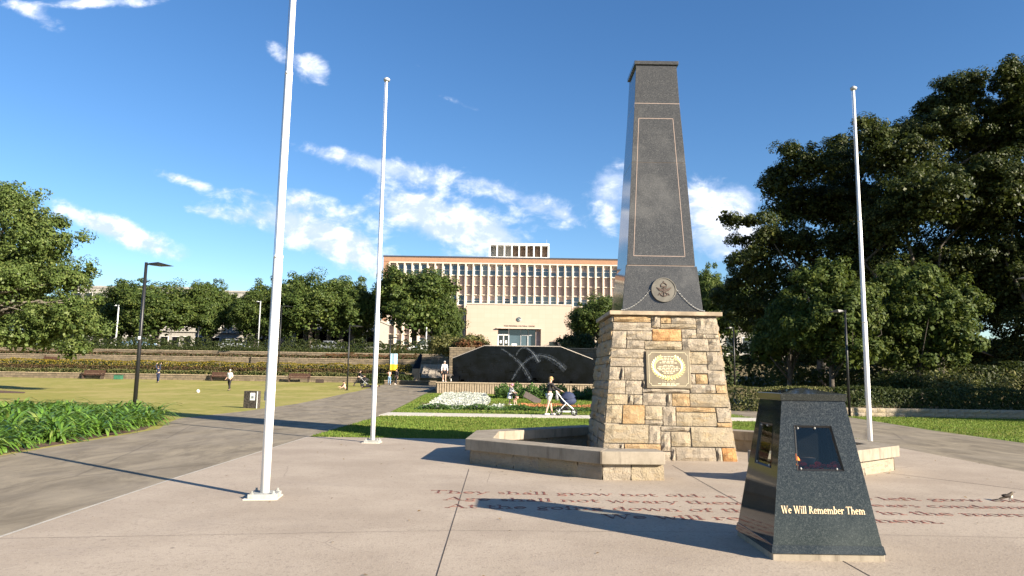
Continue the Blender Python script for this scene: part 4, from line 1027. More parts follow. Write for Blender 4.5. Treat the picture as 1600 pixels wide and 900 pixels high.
# fig trees on the right
def fig(seed, px, Y, spec, label, nleaf, trunk=(0, 0)):
    rng = np.random.default_rng(seed); bx = on(px, Y); L = []; bz = gz(bx, Y)
    for q in spec:
        p_, row, a, b = q[:4]; dy = q[4] if len(q) > 4 else rng.uniform(-4, 4)
        p = at(p_, row, Y + dy); k = (Y + dy) / FPX; L.append((p.x - bx, dy, p.z - bz, a * k, min(a * k * 1.0, 6), b * k))
    for l in list(L):
        for _ in range(2):
            a = rng.uniform(-.3, math.pi + .3); k = rng.uniform(.34, .52); L.append((l[0] + math.cos(a) * l[3] * .85, l[1] + rng.uniform(-1, 1), l[2] + math.sin(a) * l[5] * .8, l[3] * k, l[4] * k, l[5] * k))
    area = sum(l[3] * l[5] for l in L)
    ms = tree_mesh(seed + 1, L, 8, .6, int(area * 3.6) + 60, int(nleaf * 2.5), .105, .85, 'leaf_fig', 'bark_dark', 9, fill=.42, flat=.62, shell=.5, droop=.18)
    plant_tree('fig_tree', label, ms, (bx, Y, bz), 0, 1.0)
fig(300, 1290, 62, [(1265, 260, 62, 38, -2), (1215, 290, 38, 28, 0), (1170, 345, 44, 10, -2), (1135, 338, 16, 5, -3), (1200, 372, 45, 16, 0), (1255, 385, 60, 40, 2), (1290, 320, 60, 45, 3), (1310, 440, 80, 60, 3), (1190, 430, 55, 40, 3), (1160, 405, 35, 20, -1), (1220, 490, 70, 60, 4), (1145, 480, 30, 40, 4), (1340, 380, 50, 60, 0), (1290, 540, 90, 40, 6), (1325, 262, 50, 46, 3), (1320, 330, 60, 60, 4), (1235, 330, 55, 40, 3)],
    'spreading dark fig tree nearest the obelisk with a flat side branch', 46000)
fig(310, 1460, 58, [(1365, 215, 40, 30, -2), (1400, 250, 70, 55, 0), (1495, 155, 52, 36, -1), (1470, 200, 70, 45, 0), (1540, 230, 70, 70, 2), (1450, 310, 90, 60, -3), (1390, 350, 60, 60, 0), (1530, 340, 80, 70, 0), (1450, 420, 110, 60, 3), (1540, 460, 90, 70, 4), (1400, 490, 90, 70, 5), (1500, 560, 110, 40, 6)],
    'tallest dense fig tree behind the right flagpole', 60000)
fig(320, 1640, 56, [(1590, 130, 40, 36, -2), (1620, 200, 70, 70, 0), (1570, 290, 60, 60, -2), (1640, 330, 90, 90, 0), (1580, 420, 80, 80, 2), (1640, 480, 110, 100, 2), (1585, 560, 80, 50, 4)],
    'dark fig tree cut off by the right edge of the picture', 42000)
# clipped smaller trees before the figs
def small_tree(seed, px, Y, spec, label):
    rng = np.random.default_rng(seed); bx = on(px, Y); bz = gz(bx, Y); L = []
    for p_, row, a, b in spec:
        p = at(p_, row, Y); k = Y / FPX; L.append((p.x - bx, rng.uniform(-.8, .8), p.z - bz, a * k, min(a * k, 2.4), b * k))
    ms = tree_mesh(seed + 1, L, 3, .16, 260, 30000, .10, .46, 'leaf_small_tree', 'bark_dark', 14, fill=.2, flat=.85, shell=.6)
    plant_tree('park_tree', label, ms, (bx, Y, bz), 0, 1.0, None, 'small trees along the right hedge')
small_tree(400, 1300, 41, [(1300, 500, 62, 60), (1290, 440, 52, 34), (1340, 470, 50, 50), (1250, 520, 40, 40), (1320, 550, 60, 34)], 'rounded green tree behind the black lamp post at right')
small_tree(410, 1435, 42, [(1440, 490, 70, 66), (1430, 440, 58, 36), (1400, 520, 55, 48), (1480, 530, 55, 45), (1500, 480, 40, 46), (1440, 560, 70, 26)], 'rounded green tree right of the right flagpole')
small_tree(420, 1235, 44, [(1225, 520, 34, 44), (1210, 545, 26, 30), (1240, 480, 20, 26)], 'thin shaded tree left of the lamp post at right')
# two unseen trees added past the right edge to shade the hedge and shrubs
ms_ = tree_mesh(430, dome_lobes(np.random.default_rng(8), 5.0, 1.5, 13.0, 9), 5, .3, 200, 16000, .19, .9, 'leaf_small_tree', 'bark_dark', 10, fill=.4)
plant_tree('park_tree', 'tall unseen tree added past the right edge to shade the hedge', ms_, (41.5, 23.0, 0), .4, 1.0, None, 'small trees along the right hedge')
plant_tree('park_tree', 'lower unseen tree added past the right edge to shade the shrubs', ms_, (46, 31.0, 0), 1.9, 1.1, .85, 'small trees along the right hedge')
# ---------------------------------------------------------------- hedges
def hedge_mesh(rng, x0, x1, y0, y1, z0, z1, n, size, mat, zf=None, lump=.25):
    A = [(x1 - x0) * (z1 - z0), (x1 - x0) * (y1 - y0), (y1 - y0) * (z1 - z0)]; tot = sum(A); k = rng.uniform(0, tot, n)
    u, v = rng.uniform(0, 1, n), rng.uniform(0, 1, n)
    x = x0 + u * (x1 - x0); y = np.where(k < A[0], y0, y0 + v * (y1 - y0)); z = np.where(k < A[0], z0 + v * (z1 - z0), z1)
    sd = k > A[0] + A[1]; x = np.where(sd, np.where(u < .5, x0, x1), x); z = np.where(sd, z0 + rng.uniform(0, 1, n) * (z1 - z0), z)
    top = (~(k < A[0])) & ~sd
    wob = np.sin(x * 2.1 + 1.3) * .5 + np.sin(x * .83) * .6 + np.sin(x * 5.3 + y) * .3
    h = z1 - z0; z = z + np.where(top, wob * lump * h * .35, (z - z0) / h * wob * lump * h * .35) + rng.normal(0, .03, n); y = y + rng.normal(0, .06, n) + np.where(k < A[0], np.sin(x * 1.7) * .06, 0)
    N_ = np.zeros((n, 3)); N_[:, 1] = np.where(k < A[0], -1, 0); N_[:, 2] = np.where(top, 1, .35)
    P_ = np.stack([x, y, z], 1)
    if zf is not None: P_[:, 2] += np.array([zf(a, b) for a, b in zip(x, y)])
    V, F = leaf_quads(rng, P_, N_, size, .55, .6)
    return V, F
def hedge(name, label, x0, x1, y0, y1, z0, z1, n, size, mat, core='leaf_hedge', cat='hedge', kind=None, lump=.25):
    rng = np.random.default_rng(abs(hash((x0, y0, n))) % 9999 if False else int(abs(x0 * 31 + y0 * 7 + n) % 9999))
    t = thing(name, label, cat, ((x0 + x1) / 2, (y0 + y1) / 2, z0))
    if kind: t['kind'] = kind
    V, F = hedge_mesh(rng, x0, x1, y0, y1, z0, z1, n, size, mat, lump=lump); V = V - np.array([(x0 + x1) / 2, (y0 + y1) / 2, z0])
    put('foliage', mesh_np('foliage', V, F, mat), t)
    # twiggy inside so that no daylight shows through
    n2 = n // 3; P_ = np.stack([rng.uniform(x0, x1, n2), rng.uniform(y0 + .1, y1, n2), rng.uniform(z0, z0 + (z1 - z0) * .88, n2)], 1) - np.array([(x0 + x1) / 2, (y0 + y1) / 2, z0])
    V, F = leaf_quads(rng, P_, rng.normal(0, 1, (n2, 3)), size * 1.6, .8); put('inner_twigs', mesh_np('inner_twigs', V, F, core), t)
    return t
hedge('clipped_hedge', 'long dark clipped hedge on the low stone wall at right', 16.3, 44, 34.9, 36.6, .38, 1.34, 15000, .05, 'leaf_hedge')
hedge('clipped_hedge', 'lower hedge with sunlit top behind the granite stand', 11.8, 16.9, 37.5, 39, .0, 1.30, 4200, .05, 'leaf_shrub', lump=.15)
def shrub(name, label, c, r, n, size, mat, lobes=7):
    rng = np.random.default_rng(int(abs(c[0] * 100 + c[1] * 10)) + n); L = [(0, 0, r[2] * .75, r[0] * .7, r[1] * .7, r[2] * .8)]
    for i in range(lobes):
        a = rng.uniform(0, 6.28); k = rng.uniform(.3, .6); L.append((np.cos(a) * r[0] * k, np.sin(a) * r[1] * k, r[2] * rng.uniform(.4, .95), r[0] * .42, r[1] * .42, r[2] * .42))
    ms = tree_mesh(n + 3, L, r[2] * .6, .05, 40 + n // 90, n, size, r[0] * .22, mat, 'bark_dark', 6, fill=.4)
    t = thing(name, label, 'shrub', c); put('foliage', ms[0], t); put('stem', ms[1], t); return t
shrub('round_shrub', 'grey-green rounded shrub rising behind the right hedge', (on(1480, 39.5), 39.5, .2), (2.6, 1.3, 1.75), 3800, .06, 'leaf_shrub')
shrub('round_shrub', 'dark rounded shrub behind the hedge left of the grey-green one', (on(1400, 39.5), 39.5, .2), (1.9, 1.2, 1.6), 2500, .06, 'leaf_hedge')
shrub('round_shrub', 'shrub at the right edge behind the hedge', (on(1585, 39), 39, .2), (2.0, 1.2, 1.8), 2500, .06, 'leaf_shrub')
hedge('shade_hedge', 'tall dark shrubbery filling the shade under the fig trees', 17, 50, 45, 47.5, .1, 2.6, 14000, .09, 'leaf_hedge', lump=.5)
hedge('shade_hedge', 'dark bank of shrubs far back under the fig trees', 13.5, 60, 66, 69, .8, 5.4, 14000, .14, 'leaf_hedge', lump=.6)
# low stone wall under the right hedge
def stone_wall(name, label, x0, x1, y, z0, z1, th=.35, block=None, cat='wall', mats=('sandstone_cream', 'sandstone_buff')):
    t = thing(name, label, cat, ((x0 + x1) / 2, y, z0)); c = (x0 + x1) / 2; h = z1 - z0
    if block:
        MB().span((x0 - c, .03, -.3), (x1 - c, th, h - .01)).build('core', 'mortar', t)
        n = max(1, round(h / block[1])); z = 0; pool = {}
        for r in range(n):
            hh = h / n; x = x0 - c - R_.uniform(0, .2)
            while x < x1 - c:
                w = block[0] * R_.choice([.7, .85, 1, 1.15, 1.4]); key = (round(w, 3), r % 2, R_.randrange(3))
                if key not in pool:
                    m = MB(); nu = 4
                    for a in range(nu):
                        for b in range(3):
                            e = a in (0, nu - 1) or b in (0, 2); m.v.append(((a / (nu - 1)) * (w - .015), (R_.uniform(-.005, .012) if e else -R_.uniform(.01, .05)), b / 2 * (hh - .014)))
                    for a in range(nu - 1):
                        for b in range(2): q = a * 3 + b; m.f.append((q, q + 3, q + 4, q + 1)); m.mi.append(0)
                    B_ = len(m.v); rim = [0, 3, 6, 9, 10, 11, 8, 5, 2, 1]
                    for k in rim: v = m.v[k]; m.v.append((v[0], .08, v[2]))
                    for k in range(len(rim)): k2 = (k + 1) % len(rim); m.f.append((rim[k2], rim[k], B_ + k, B_ + k2)); m.mi.append(0)
                    pool[key] = m.mesh('stone', R_.choice(mats))
                put('stone', pool[key], t, (x, 0, r * hh)); x += w
    else:
        mb = MB(); N = max(2, int((x1 - x0) / .8)); rows = max(2, int(h / .22)); rr_ = random.Random(int(y * 10))
        for j in range(rows + 1):
            for i in range(N + 1): mb.v.append((x0 - c + (x1 - x0) * i / N, rr_.uniform(-.04, .03), h * j / rows))
        for j in range(rows):
            for i in range(N): q = j * (N + 1) + i; mb.f.append((q, q + 1, q + N + 2, q + N + 1)); mb.mi.append(0)
        mb.span((x0 - c, .05, -.3), (x1 - c, th, h - .02)); mb.build('wall_face', mats[0] if len(mats) == 1 else 'wall_rubble', t)
        cp = MB().span((x0 - c - .02, -.07, h), (x1 - c + .02, th + .02, h + .07)).build('coping', 'coping_stone', t)
    return t
def mk_rubble():
    m, T = newmat('wall_rubble'); p = worldpos(T)
    mp = T.t.nodes.new('ShaderNodeMapping'); mp.inputs['Rotation'].default_value = (rad(90), 0, 0); T.put(mp.inputs[0], T.mix(.05, p, T.noise(p, 2.5, 3, out=1)))
    b = T.t.nodes.new('ShaderNodeTexBrick'); T.t.links.new(mp.outputs[0], b.inputs[0]); b.inputs['Scale'].default_value = 1; b.inputs['Brick Width'].default_value = .55; b.inputs['Row Height'].default_value = .24; b.inputs['Mortar Size'].default_value = .02; b.inputs['Bias'].default_value = -.1
    b.inputs['Color1'].default_value = (.20, .155, .10, 1); b.inputs['Color2'].default_value = (.125, .10, .066, 1); b.inputs['Mortar'].default_value = (.10, .08, .06, 1)
    n = T.noise(p, 2.2, 6, .7)
    finish(T, T.mix(T.m('MULTIPLY', T.ss(n, .42, .66), .7), b.outputs[0], (.085, .07, .045)), .9, T.m('ADD', b.outputs[1], n), .7, .04)
mk_rubble()
stone_wall('low_stone_wall', 'low wall of dark stone blocks under the right hedge', 16.2, 30, 34.5, 0, .42, .35, (.5, .21), mats=('sandstone_cream', 'sandstone_buff'))
# ---------------------------------------------------------------- terraces on the left
XL = -95.0
def terr(i, name, y, x1, z0, z1): return stone_wall('terrace_wall', name, XL, x1, y, z0, z1, .4)
terr(0, 'lowest stone terrace wall along the far edge of the lawn', 80.0, -13.4, .70, 1.32)
terr(1, 'second stone terrace wall above the lawn', 84.0, -12.5, 1.45, 1.95)
terr(2, 'third stone terrace wall above the yellow flowers', 88.5, -11.0, 2.4, 3.55)
terr(3, 'topmost thin stone terrace wall below the street hedge', 92.8, -8.5, 3.4, 4.42)
def strip_planting(name, label, x0, x1, y0, y1, z0, z1, n, size, mat, lump=.5): return hedge(name, label, x0, x1, y0, y1, z0, z1, n, size, mat, core='leaf_hedge', cat='planting', kind='stuff', lump=lump)
strip_planting('ground_cover', 'green ground cover on the lowest terrace', XL, -13.6, 80.6, 82.4, 1.42, 1.78, 9000, .09, 'leaf_shrub')
strip_planting('bronze_bedding', 'dark bronze foliage band in front of the second terrace wall', XL, -13, 82.6, 83.8, 1.35, 2.22, 17000, .09, 'leaf_bronze', .2)
strip_planting('yellow_flowers', 'band of yellow flowers on the second terrace', XL, -12.2, 84.8, 88.0, 2.0, 2.86, 22000, .08, 'flower_yellow', .4)
strip_planting('bronze_bedding', 'dark foliage strip on the third terrace', XL, -11, 89.4, 91.6, 3.5, 3.98, 12000, .09, 'leaf_bronze', .4)
hedge('street_hedge', 'clipped hedge row on the highest terrace in front of the street', XL, -9, 93.5, 94.8, 4.3, 4.95, 13000, .085, 'leaf_hedge', lump=.3)
hedge('street_hedge', 'taller shrub hedge along the street edge', XL, -8, 96.2, 97.4, 4.5, 6.1, 19000, .10, 'leaf_hedge', lump=.8)
strip_planting('red_bedding', 'reddish bedding plants left of the steps', -24, -12, 91.7, 92.5, 3.45, 4.25, 2600, .09, 'leaf_red')
st_ = MB(); st_.add([(-160, 99, 5.03), (170, 99, 5.03), (170, 116, 5.03), (-160, 116, 5.03)], [(0, 1, 2, 3)]); struct(st_.build('street', 'street_tar'))
# ---------------------------------------------------------------- steps, cheek wall
sx0, sx1 = on(655, 80), on(692, 80)
stp = thing('stone_steps', 'flight of dark concrete steps up to the street beside the fountain', 'steps', ((sx0 + sx1) / 2, 80, .7))
NS = 14; zt = 3.0
for k in range(NS):
    soft(MB().span((sx0 - (sx0 + sx1) / 2, k * .32, -.2), (sx1 - (sx0 + sx1) / 2, k * .32 + .36, (k + 1) * (zt - .7) / NS)).build('step', 'steps_concrete', stp), .012)
MB().span((sx0 - (sx0 + sx1) / 2 - .6, NS * .32 + .36, 0), (sx1 - (sx0 + sx1) / 2 + 1.2, 15, zt - .7 - .01)).build('landing', 'steps_concrete', stp)
for q in (.33, .66):
    x = (sx1 - sx0) * (q - .5); MB().tube([(x, 0, .95), (x, NS * .32, zt - .7 + .95)], .025, 6).build('handrail', 'black_metal', stp)
pil = thing('step_pier', 'ribbed concrete pier with a dark blade at the foot of the steps', 'pier', (on(650, 79), 79, .66))
for k in range(7): MB().box((-.36 + k * .12, 0, .88), (.085, .5, 1.76)).build('rib', 'basin_concrete', pil)
MB().box((0, .03, .86), (.8, .44, 1.70)).build('core', 'basin_concrete', pil)
MB().add([(-.42, -.2, 1.78), (.42, -.2, 1.78), (.60, .2, 3.3), (.35, .2, 3.5), (-.42, .25, 1.78), (.42, .25, 1.78), (.60, .28, 3.3), (.35, .28, 3.5)], [(0, 1, 2, 3), (7, 6, 5, 4), (0, 4, 5, 1), (1, 5, 6, 2), (2, 6, 7, 3), (3, 7, 4, 0)]).build('blade', 'black_granite', pil)
stone_wall('retaining_wall', 'cream stone retaining wall behind the top of the steps', on(655, 88), on(706, 88), 88, 2.6, 3.95, .4)
stone_wall('retaining_wall', 'low stone wall in front of the steps', on(603, 77), on(682, 77), 76.2, .55, 1.05, .5)
stone_wall('retaining_wall', 'stone wing wall left of the dark fountain wall', on(704, 74), on(742, 74), 72, 2.0, at(715, 544, 72).z, .5)
stone_wall('retaining_wall', 'stone wing wall right of the dark fountain wall', on(885, 74), on(965, 74), 72, 2.0, at(900, 545, 72).z, .5)
hedge('dark_hedge', 'dark hedge in shade between the steps and the left foliage', on(575, 79), on(646, 79), 78.4, 79.6, .7, 1.65, 2600, .09, 'leaf_hedge')
shrub('round_shrub', 'olive green shrub left of the fountain wall', (on(700, 78), 78, 3.3), (2.9, 1.5, 2.1), 4200, .11, 'leaf_shrub')
shrub('round_shrub', 'olive shrub with reddish base beside the entrance', (on(738, 76), 76, 4.0), (2.1, 1.4, 1.5), 3200, .11, 'leaf_shrub')
shrub('red_shrub', 'low reddish shrub in front of the olive shrubs', (on(732, 74.5), 74.5, 4.0), (2.3, 1.0, 1.0), 2200, .10, 'leaf_red')
shrub('round_shrub', 'dark green shrub right of the fountain wall', (on(905, 76), 76, 3.9), (2.8, 1.4, 2.0), 4200, .11, 'leaf_hedge')
shrub('round_shrub', 'small olive shrub close to the fountain wall at right', (on(885, 75), 75, 3.7), (1.3, 1.0, 1.3), 1500, .10, 'leaf_shrub')
# ---------------------------------------------------------------- fountain
YB = 60.0; bx0, bx1 = on(683, YB), on(941, YB); bz0, bz1 = .22, at(811, 598.5, YB).z
ft = thing('fountain', 'wide dark granite fountain wall with a ribbed concrete basin', 'fountain', ((bx0 + bx1) / 2, YB, bz0)); fc = (bx0 + bx1) / 2; hb_ = bz1 - bz0
MB().span((bx0 - fc, .06, -.4), (bx1 - fc, .5, hb_ - .1)).build('basin_wall', 'basin_concrete', ft)
n = 66; rib = MB().span((0, 0, -.3), ((bx1 - bx0) / n * .62, .08, hb_ - .1)).mesh('rib', 'basin_concrete')
for k in range(n): put('rib', rib, ft, (bx0 - fc + (bx1 - bx0) * k / n + .03, 0, 0))
soft(MB().span((bx0 - fc - .08, -.07, hb_ - .1), (bx1 - fc + .08, .62, hb_)).build('basin_rim', 'basin_concrete', ft), .015)
MB().add([(bx0 - fc, .6, hb_ - .16), (bx1 - fc, .6, hb_ - .16), (bx1 - fc, 7, hb_ - .16), (bx0 - fc, 7, hb_ - .16)], [(0, 1, 2, 3)]).build('pool', 'pool_water', ft)
for sg, xx in ((-1, bx0 - fc), (1, bx1 - fc)): MB().span((xx - .15, .62, -.3), (xx + .15, 7, hb_ - .06)).build('basin_side', 'basin_concrete', ft)
YW = 66.0
def fp(px, row): p = at(px, row, YW); return (p.x - fc, p.z - bz0)
prof = [(fp(707, 598)[0], -.3), (fp(927, 598)[0], -.3), fp(927, 562), fp(876, 542), fp(757, 540.5), fp(707, 560)]
Mw = Matrix.Translation((0, YW - YB + .9, 0)) @ Matrix.Rotation(rad(90), 4, 'X')
mb = MB(); mb.prism(prof, 0, .9, M=Mw); mb.build('dark_wall', 'black_granite', ft)
r5 = random.Random(9)
for k in range(46):   # worn relief panels and figures on the dark wall
    x = r5.uniform(prof[0][0] + .8, prof[1][0] - .8); z = r5.uniform(.9, 3.6)
    if abs(x) > 4.4 and z > 2.4: continue
    w, h = r5.uniform(.15, 1.0), r5.uniform(.05, .30); MB().box((x, YW - YB - .03, z), (w, .08, h)).build('relief', 'black_granite', ft)
for a, b in ((2, 3), (5, 4), (3, 4)):
    p, q = prof[a], prof[b]; MB().tube([(p[0], YW - YB + .45, p[1] + .0), (q[0], YW - YB + .45, q[1])], [.09, .09], 4).build('coping', 'steps_concrete', ft)
def jet(p0, p1, peak, r, Y):
    a, b, c = at(*p0, Y), at(*p1, Y), at(*peak, Y); pts = []
    for k in range(17):
        t = k / 16; q = a * (1 - t) ** 2 + (c * 2 - (a + b) * .5) * 2 * t * (1 - t) + b * t * t; pts.append((q.x - fc, q.y - YB, q.z - bz0))
    MB().tube(pts, [r * (1 + 1.6 * abs(k / 16 - .1)) for k in range(17)], 7).build('water_jet', 'water_spray', ft, True)
    MB().tube(pts, [r * (4 + 9 * k / 16) for k in range(17)], 9, False).build('spray', 'water_mist', ft, True)
jet((783, 545), (829, 594), (810, 565), .02, 64); jet((800, 594), (884, 578), (838, 556), .024, 63.5); jet((806, 556), (842, 566), (822, 543), .018, 64.5); jet((824, 545), (842, 566), (834, 553), .018, 64.8)
# ---------------------------------------------------------------- flower beds
def bed(name, label, poly_px, n, size, mat, h, YR):
    rng = np.random.default_rng(n); P_ = []
    xs = [p[0] for p in poly_px]; ys = [p[1] for p in poly_px]
    while len(P_) < n:
        x, y = rng.uniform(min(xs), max(xs)), rng.uniform(min(ys), max(ys))
        if in_poly(x, y, poly_px): P_.append((x, y, lawnz(x, y) + h * rng.uniform(.1, 1) * (.7 + .5 * math.sin(x * 3.1) * math.sin(y * 1.7))))
    P_ = np.array(P_); V, F = leaf_quads(rng, P_, np.array([[0, -.35, 1.0]]) + rng.normal(0, .2, (n, 3)), size, .6, .5)
    o = bpy.data.objects.new(name, mesh_np(name, V, F, mat)); COL.objects.link(o); return tag(o, label, 'flowers', kind='stuff')
soil = [(-4.7, 34.3), (10.2, 34.6), (10.4, 58), (-6.0, 58)]
sheet_obj('bed_soil', [(-4.6, 33.9), (10.2, 34.2), (10.3, 42), (-5.2, 42)], .010, 'mulch')
bed('white_bedding', 'mound of silvery white bedding plants left of the children', [(-4.2, 35.6), (-1.3, 35.4), (-1.2, 44), (-2.0, 57.5), (-5.3, 57.5)], 15000, .05, 'flower_white', .24, None)
bed('white_bedding', 'loose white edging flowers along the front of the bed', [(-4.55, 34.2), (-.3, 34.6), (-.3, 36.2), (-3.8, 37.2)], 3600, .05, 'flower_white', .22, None)
bed('dark_bedding', 'dark green edging plants along the front of the bed', [(-4.6, 34.0), (9.6, 34.4), (9.6, 35.4), (-4.4, 35.2)], 9000, .055, 'leaf_bed', .26, None)
bed('orange_flowers', 'band of orange flowers beside the stroller', [(1.0, 36.6), (9.8, 36.6), (9.8, 39.0), (.4, 39.0)], 9000, .05, 'flower_orange', .22, None)
bed('dark_bedding', 'row of dark green shrubs behind the children', [(-.9, 50), (4.0, 50), (4.0, 54), (-1.2, 54)], 7000, .09, 'leaf_bed', .95, None)
bed('dark_bedding', 'row of dark green shrubs in front of the basin at right', [(4.6, 50), (10.4, 50), (10.4, 53), (4.6, 53)], 7000, .09, 'leaf_bed', .8, None)
bb = thing('bed_board', 'dark sloping name board standing in the flower bed', 'sign', (on(832, 44), 44, lawnz(2, 44)))
MB().box((0, 0, .28), (1.1, .06, .42), 0, Matrix.Rotation(rad(28), 3, 'Y') @ Matrix.Rotation(rad(-30), 3, 'X')).build('board', 'brown_metal', bb)
MB().box((0, .1, .1), (.08, .08, .25)).build('post', 'brown_metal', bb)
# ---------------------------------------------------------------- civic building
YF = 130.0; BX0, BX1 = -24.0, 26.6; zg_ = 4.9
civ = thing('civic_building', 'long civic building with brick parapet and rows of cream window fins', 'building', (1.33, YF, 0)); O3 = Vector((1.33, YF, 0))
def bp(name, a, b, mat, par=None): 
    m_ = MB().span((a[0] - 1.33, a[1] - YF, a[2]), (b[0] - 1.33, b[1] - YF, b[2])); return m_.build(name, mat, par or civ)
bp('wall', (BX0, YF + .9, zg_), (BX1, YF + 16, 23.3), 'facade_brick')
bp('brick_end', (BX0, YF - .05, zg_), (BX0 + 1.1, YF + .9, 22.75), 'facade_brick'); bp('brick_end', (BX1 - 1.1, YF - .05, zg_), (BX1, YF + .9, 22.75), 'facade_brick')
bp('parapet', (BX0, YF - .1, 22.75), (BX1, YF + .95, 23.6), 'facade_brick'); bp('roof_edge', (BX0 - .1, YF - .2, 23.6), (BX1 + .1, YF + 16, 23.85), 'roof_dark')
bp('frame_beam', (BX0 + 1.1, YF - .08, 22.5), (BX1 - 1.1, YF + .9, 22.75), 'cream_fin')
NB = 34; bw = (BX1 - BX0 - 2.2) / NB; fin = MB().span((-.13, -.12, 5.5), (.13, .88, 22.5)).mesh('fin', 'cream_fin')
def win_mesh(w, h, gm):
    fr = MB(); fr.span((0, 0, 0), (w, .08, .09)); fr.span((0, 0, h - .09), (w, .08, h)); fr.span((0, 0, .09), (.07, .08, h - .09)); fr.span((w - .07, 0, .09), (w, .08, h - .09)); fr.span((.07, .01, h * .46), (w - .07, .07, h * .46 + .07))
    return fr.mesh('window', 'window_frame'), MB().span((.07, .045, .09), (w - .07, .055, h - .09)).mesh('pane', gm)
ww = bw - .30; rows_w = [(20.45, 1.95), (14.85, 1.85), (11.0, 1.9), (7.3, 1.9)]
WM = {(i, g_): win_mesh(ww, h, g_) for i, (z, h) in enumerate(rows_w) for g_ in ('window_glass', 'window_glass_pale', 'dark_glass')}
sp1 = MB().span((0, 0, 0), (ww, .1, 1.62)).mesh('spandrel', 'pink_panel'); sp2 = MB().span((0, 0, 0), (ww, .1, 1.62)).mesh('spandrel', 'pink_panel_pale'); sill = MB().span((0, -.25, 0), (ww, .1, .12)).mesh('sill', 'cream_fin')
rb = random.Random(4); BL = {bh: MB().span((0, 0, 0), (ww - .14, .006, bh)).mesh('blind', 'pink_panel_pale') for bh in (.5, .8, 1.2)}
for k in range(NB + 1): put('fin', fin, civ, (BX0 + 1.1 + k * bw - 1.33, 0, 0))
for k in range(NB):
    x = BX0 + 1.1 + k * bw + .15 - 1.33
    for i, (z, h) in enumerate(rows_w):
        g_ = rb.choice(['window_glass', 'window_glass', 'window_glass', 'window_glass_pale' if i in (0, 1) else 'window_glass', 'dark_glass' if i else 'window_glass'])
        fm, pm = WM[i, g_]; f_ = put('window', fm, civ, (x, .55, z)); put('pane', pm, f_)
        if rb.random() < .35: bh = rb.choice([.5, .8, 1.2]); b_ = put('blind', BL[bh], f_, (.07, .036, h - .09 - bh))
    for z in (18.62, 16.85, 13.1, 9.3): put('spandrel', sp1 if rb.random() < .7 else sp2, civ, (x, .60, z))
    for z in (20.30, 18.48, 16.72, 14.72, 12.95, 10.88, 9.2, 7.18): put('sill', sill, civ, (x, .52, z))
# rooftop plant room
ph0, ph1 = -4.5, 6.95
bp('roof_room', (ph0 + .3, YF + 5.2, 23.85), (ph1 - .3, YF + 11, 27.0), 'white_render'); bp('roof_slab', (ph0, YF + 3.6, 26.85), (ph1 + .1, YF + 11.3, 27.25), 'white_paint'); bp('roof_slab', (ph0, YF + 3.6, 23.9), (ph1 + .1, YF + 5.3, 24.6), 'white_paint')
for k in range(9): x = ph0 + .12 + k * (ph1 - ph0 - .15) / 8; bp('roof_column', (x - .13, YF + 3.7, 24.6), (x + .13, YF + 4.6, 26.85), 'white_paint')
for k in range(3, 8): x = ph0 + .12 + k * (ph1 - ph0 - .15) / 8; bp('screen', (x + .15, YF + 4.7, 24.7), (x + 1.25, YF + 4.8, 26.8), 'brown_screen')
for x in (-4.0, 6.6): MB().tube([(x - 1.33, 5, 27.2), (x - 1.33, 5, 28.3)], .03, 5).build('aerial', 'grey_metal', civ)
bp('roof_rail', (7.2, YF + 3, 24.3), (11.5, YF + 3.06, 24.36), 'white_paint')
# solar panels along the parapet
for k in range(9): x = -17 + k * 1.6; MB().box((x - 1.33, 2.0, 24.1), (1.5, 1.6, .06), 0, Matrix.Rotation(rad(18), 3, 'X')).build('solar_panel', 'roof_dark', civ)
# entrance block
EX0, EX1, EY = -7.95, 10.55, 124.0; rx0, rx1, rz1 = -2.35, 5.2, 10.15; fz = 6.6
ent = civ
bp('entrance_wall', (EX0, EY, 4.9), (rx0, EY + 5.8, 14.35), 'cream_tile'); bp('entrance_wall', (rx1, EY, 4.9), (EX1, EY + 5.8, 14.35), 'cream_tile'); bp('entrance_wall', (rx0, EY, rz1 + .0), (rx1, EY + 5.8, 14.35), 'cream_tile')
bp('entrance_coping', (EX0 - .12, EY - .12, 14.35), (EX1 + .12, EY + 5.9, 14.55), 'cream_fin'); bp('canopy', (rx0 - .25, EY - .45, rz1 - .03), (rx1 + .1, EY - .003, rz1 + .12), 'cream_fin')
bp('threshold', (rx0 - 6, EY - 12, 4.9), (rx1 + 6, EY + 3, fz), 'steps_concrete')
bp('recess_back', (rx0, EY + 2.2, fz), (rx1, EY + 2.4, rz1), 'dark_glass')
gl = bp('glazing', (-.55, EY + 1.2, fz), (2.9, EY + 1.25, rz1), 'window_glass')
for x in (-2.3, -1.35, -.45): bp('door_post', (x - .08, EY + 1.0, fz), (x + .08, EY + 1.14, rz1 if x > -1 else 9.1), 'white_paint')
bp('door_head', (-2.3, EY + 1.0, 9.0), (-.45, EY + 1.14, 9.25), 'white_paint')
for x in (-2.2, -1.27): 
    d_ = bp('door', (x, EY + 1.1, fz), (x + .78, EY + 1.16, 9.0), 'dark_glass'); bp('notice', (x + .2, EY + 1.05, 7.6), (x + .55, EY + 1.095, 8.1), 'notice_white', d_)
for x in (1.7, 3.0): bp('mullion', (x - .05, EY + 1.1, fz), (x + .05, EY + 1.19, rz1), 'grey_metal')
bp('door_head', (1.9, EY + 1.1, 9.0), (3.9, EY + 1.18, 9.16), 'grey_metal'); bp('mullion', (2.85, EY + 1.05, fz), (2.97, EY + 1.09, 9.0), 'grey_metal')
bp('glazing', (2.95, EY + 1.22, fz), (4.3, EY + 1.27, rz1), 'window_glass'); bp('inner_wall', (4.3, EY + .6, fz), (5.19, EY + 2.1, rz1), 'pink_panel')
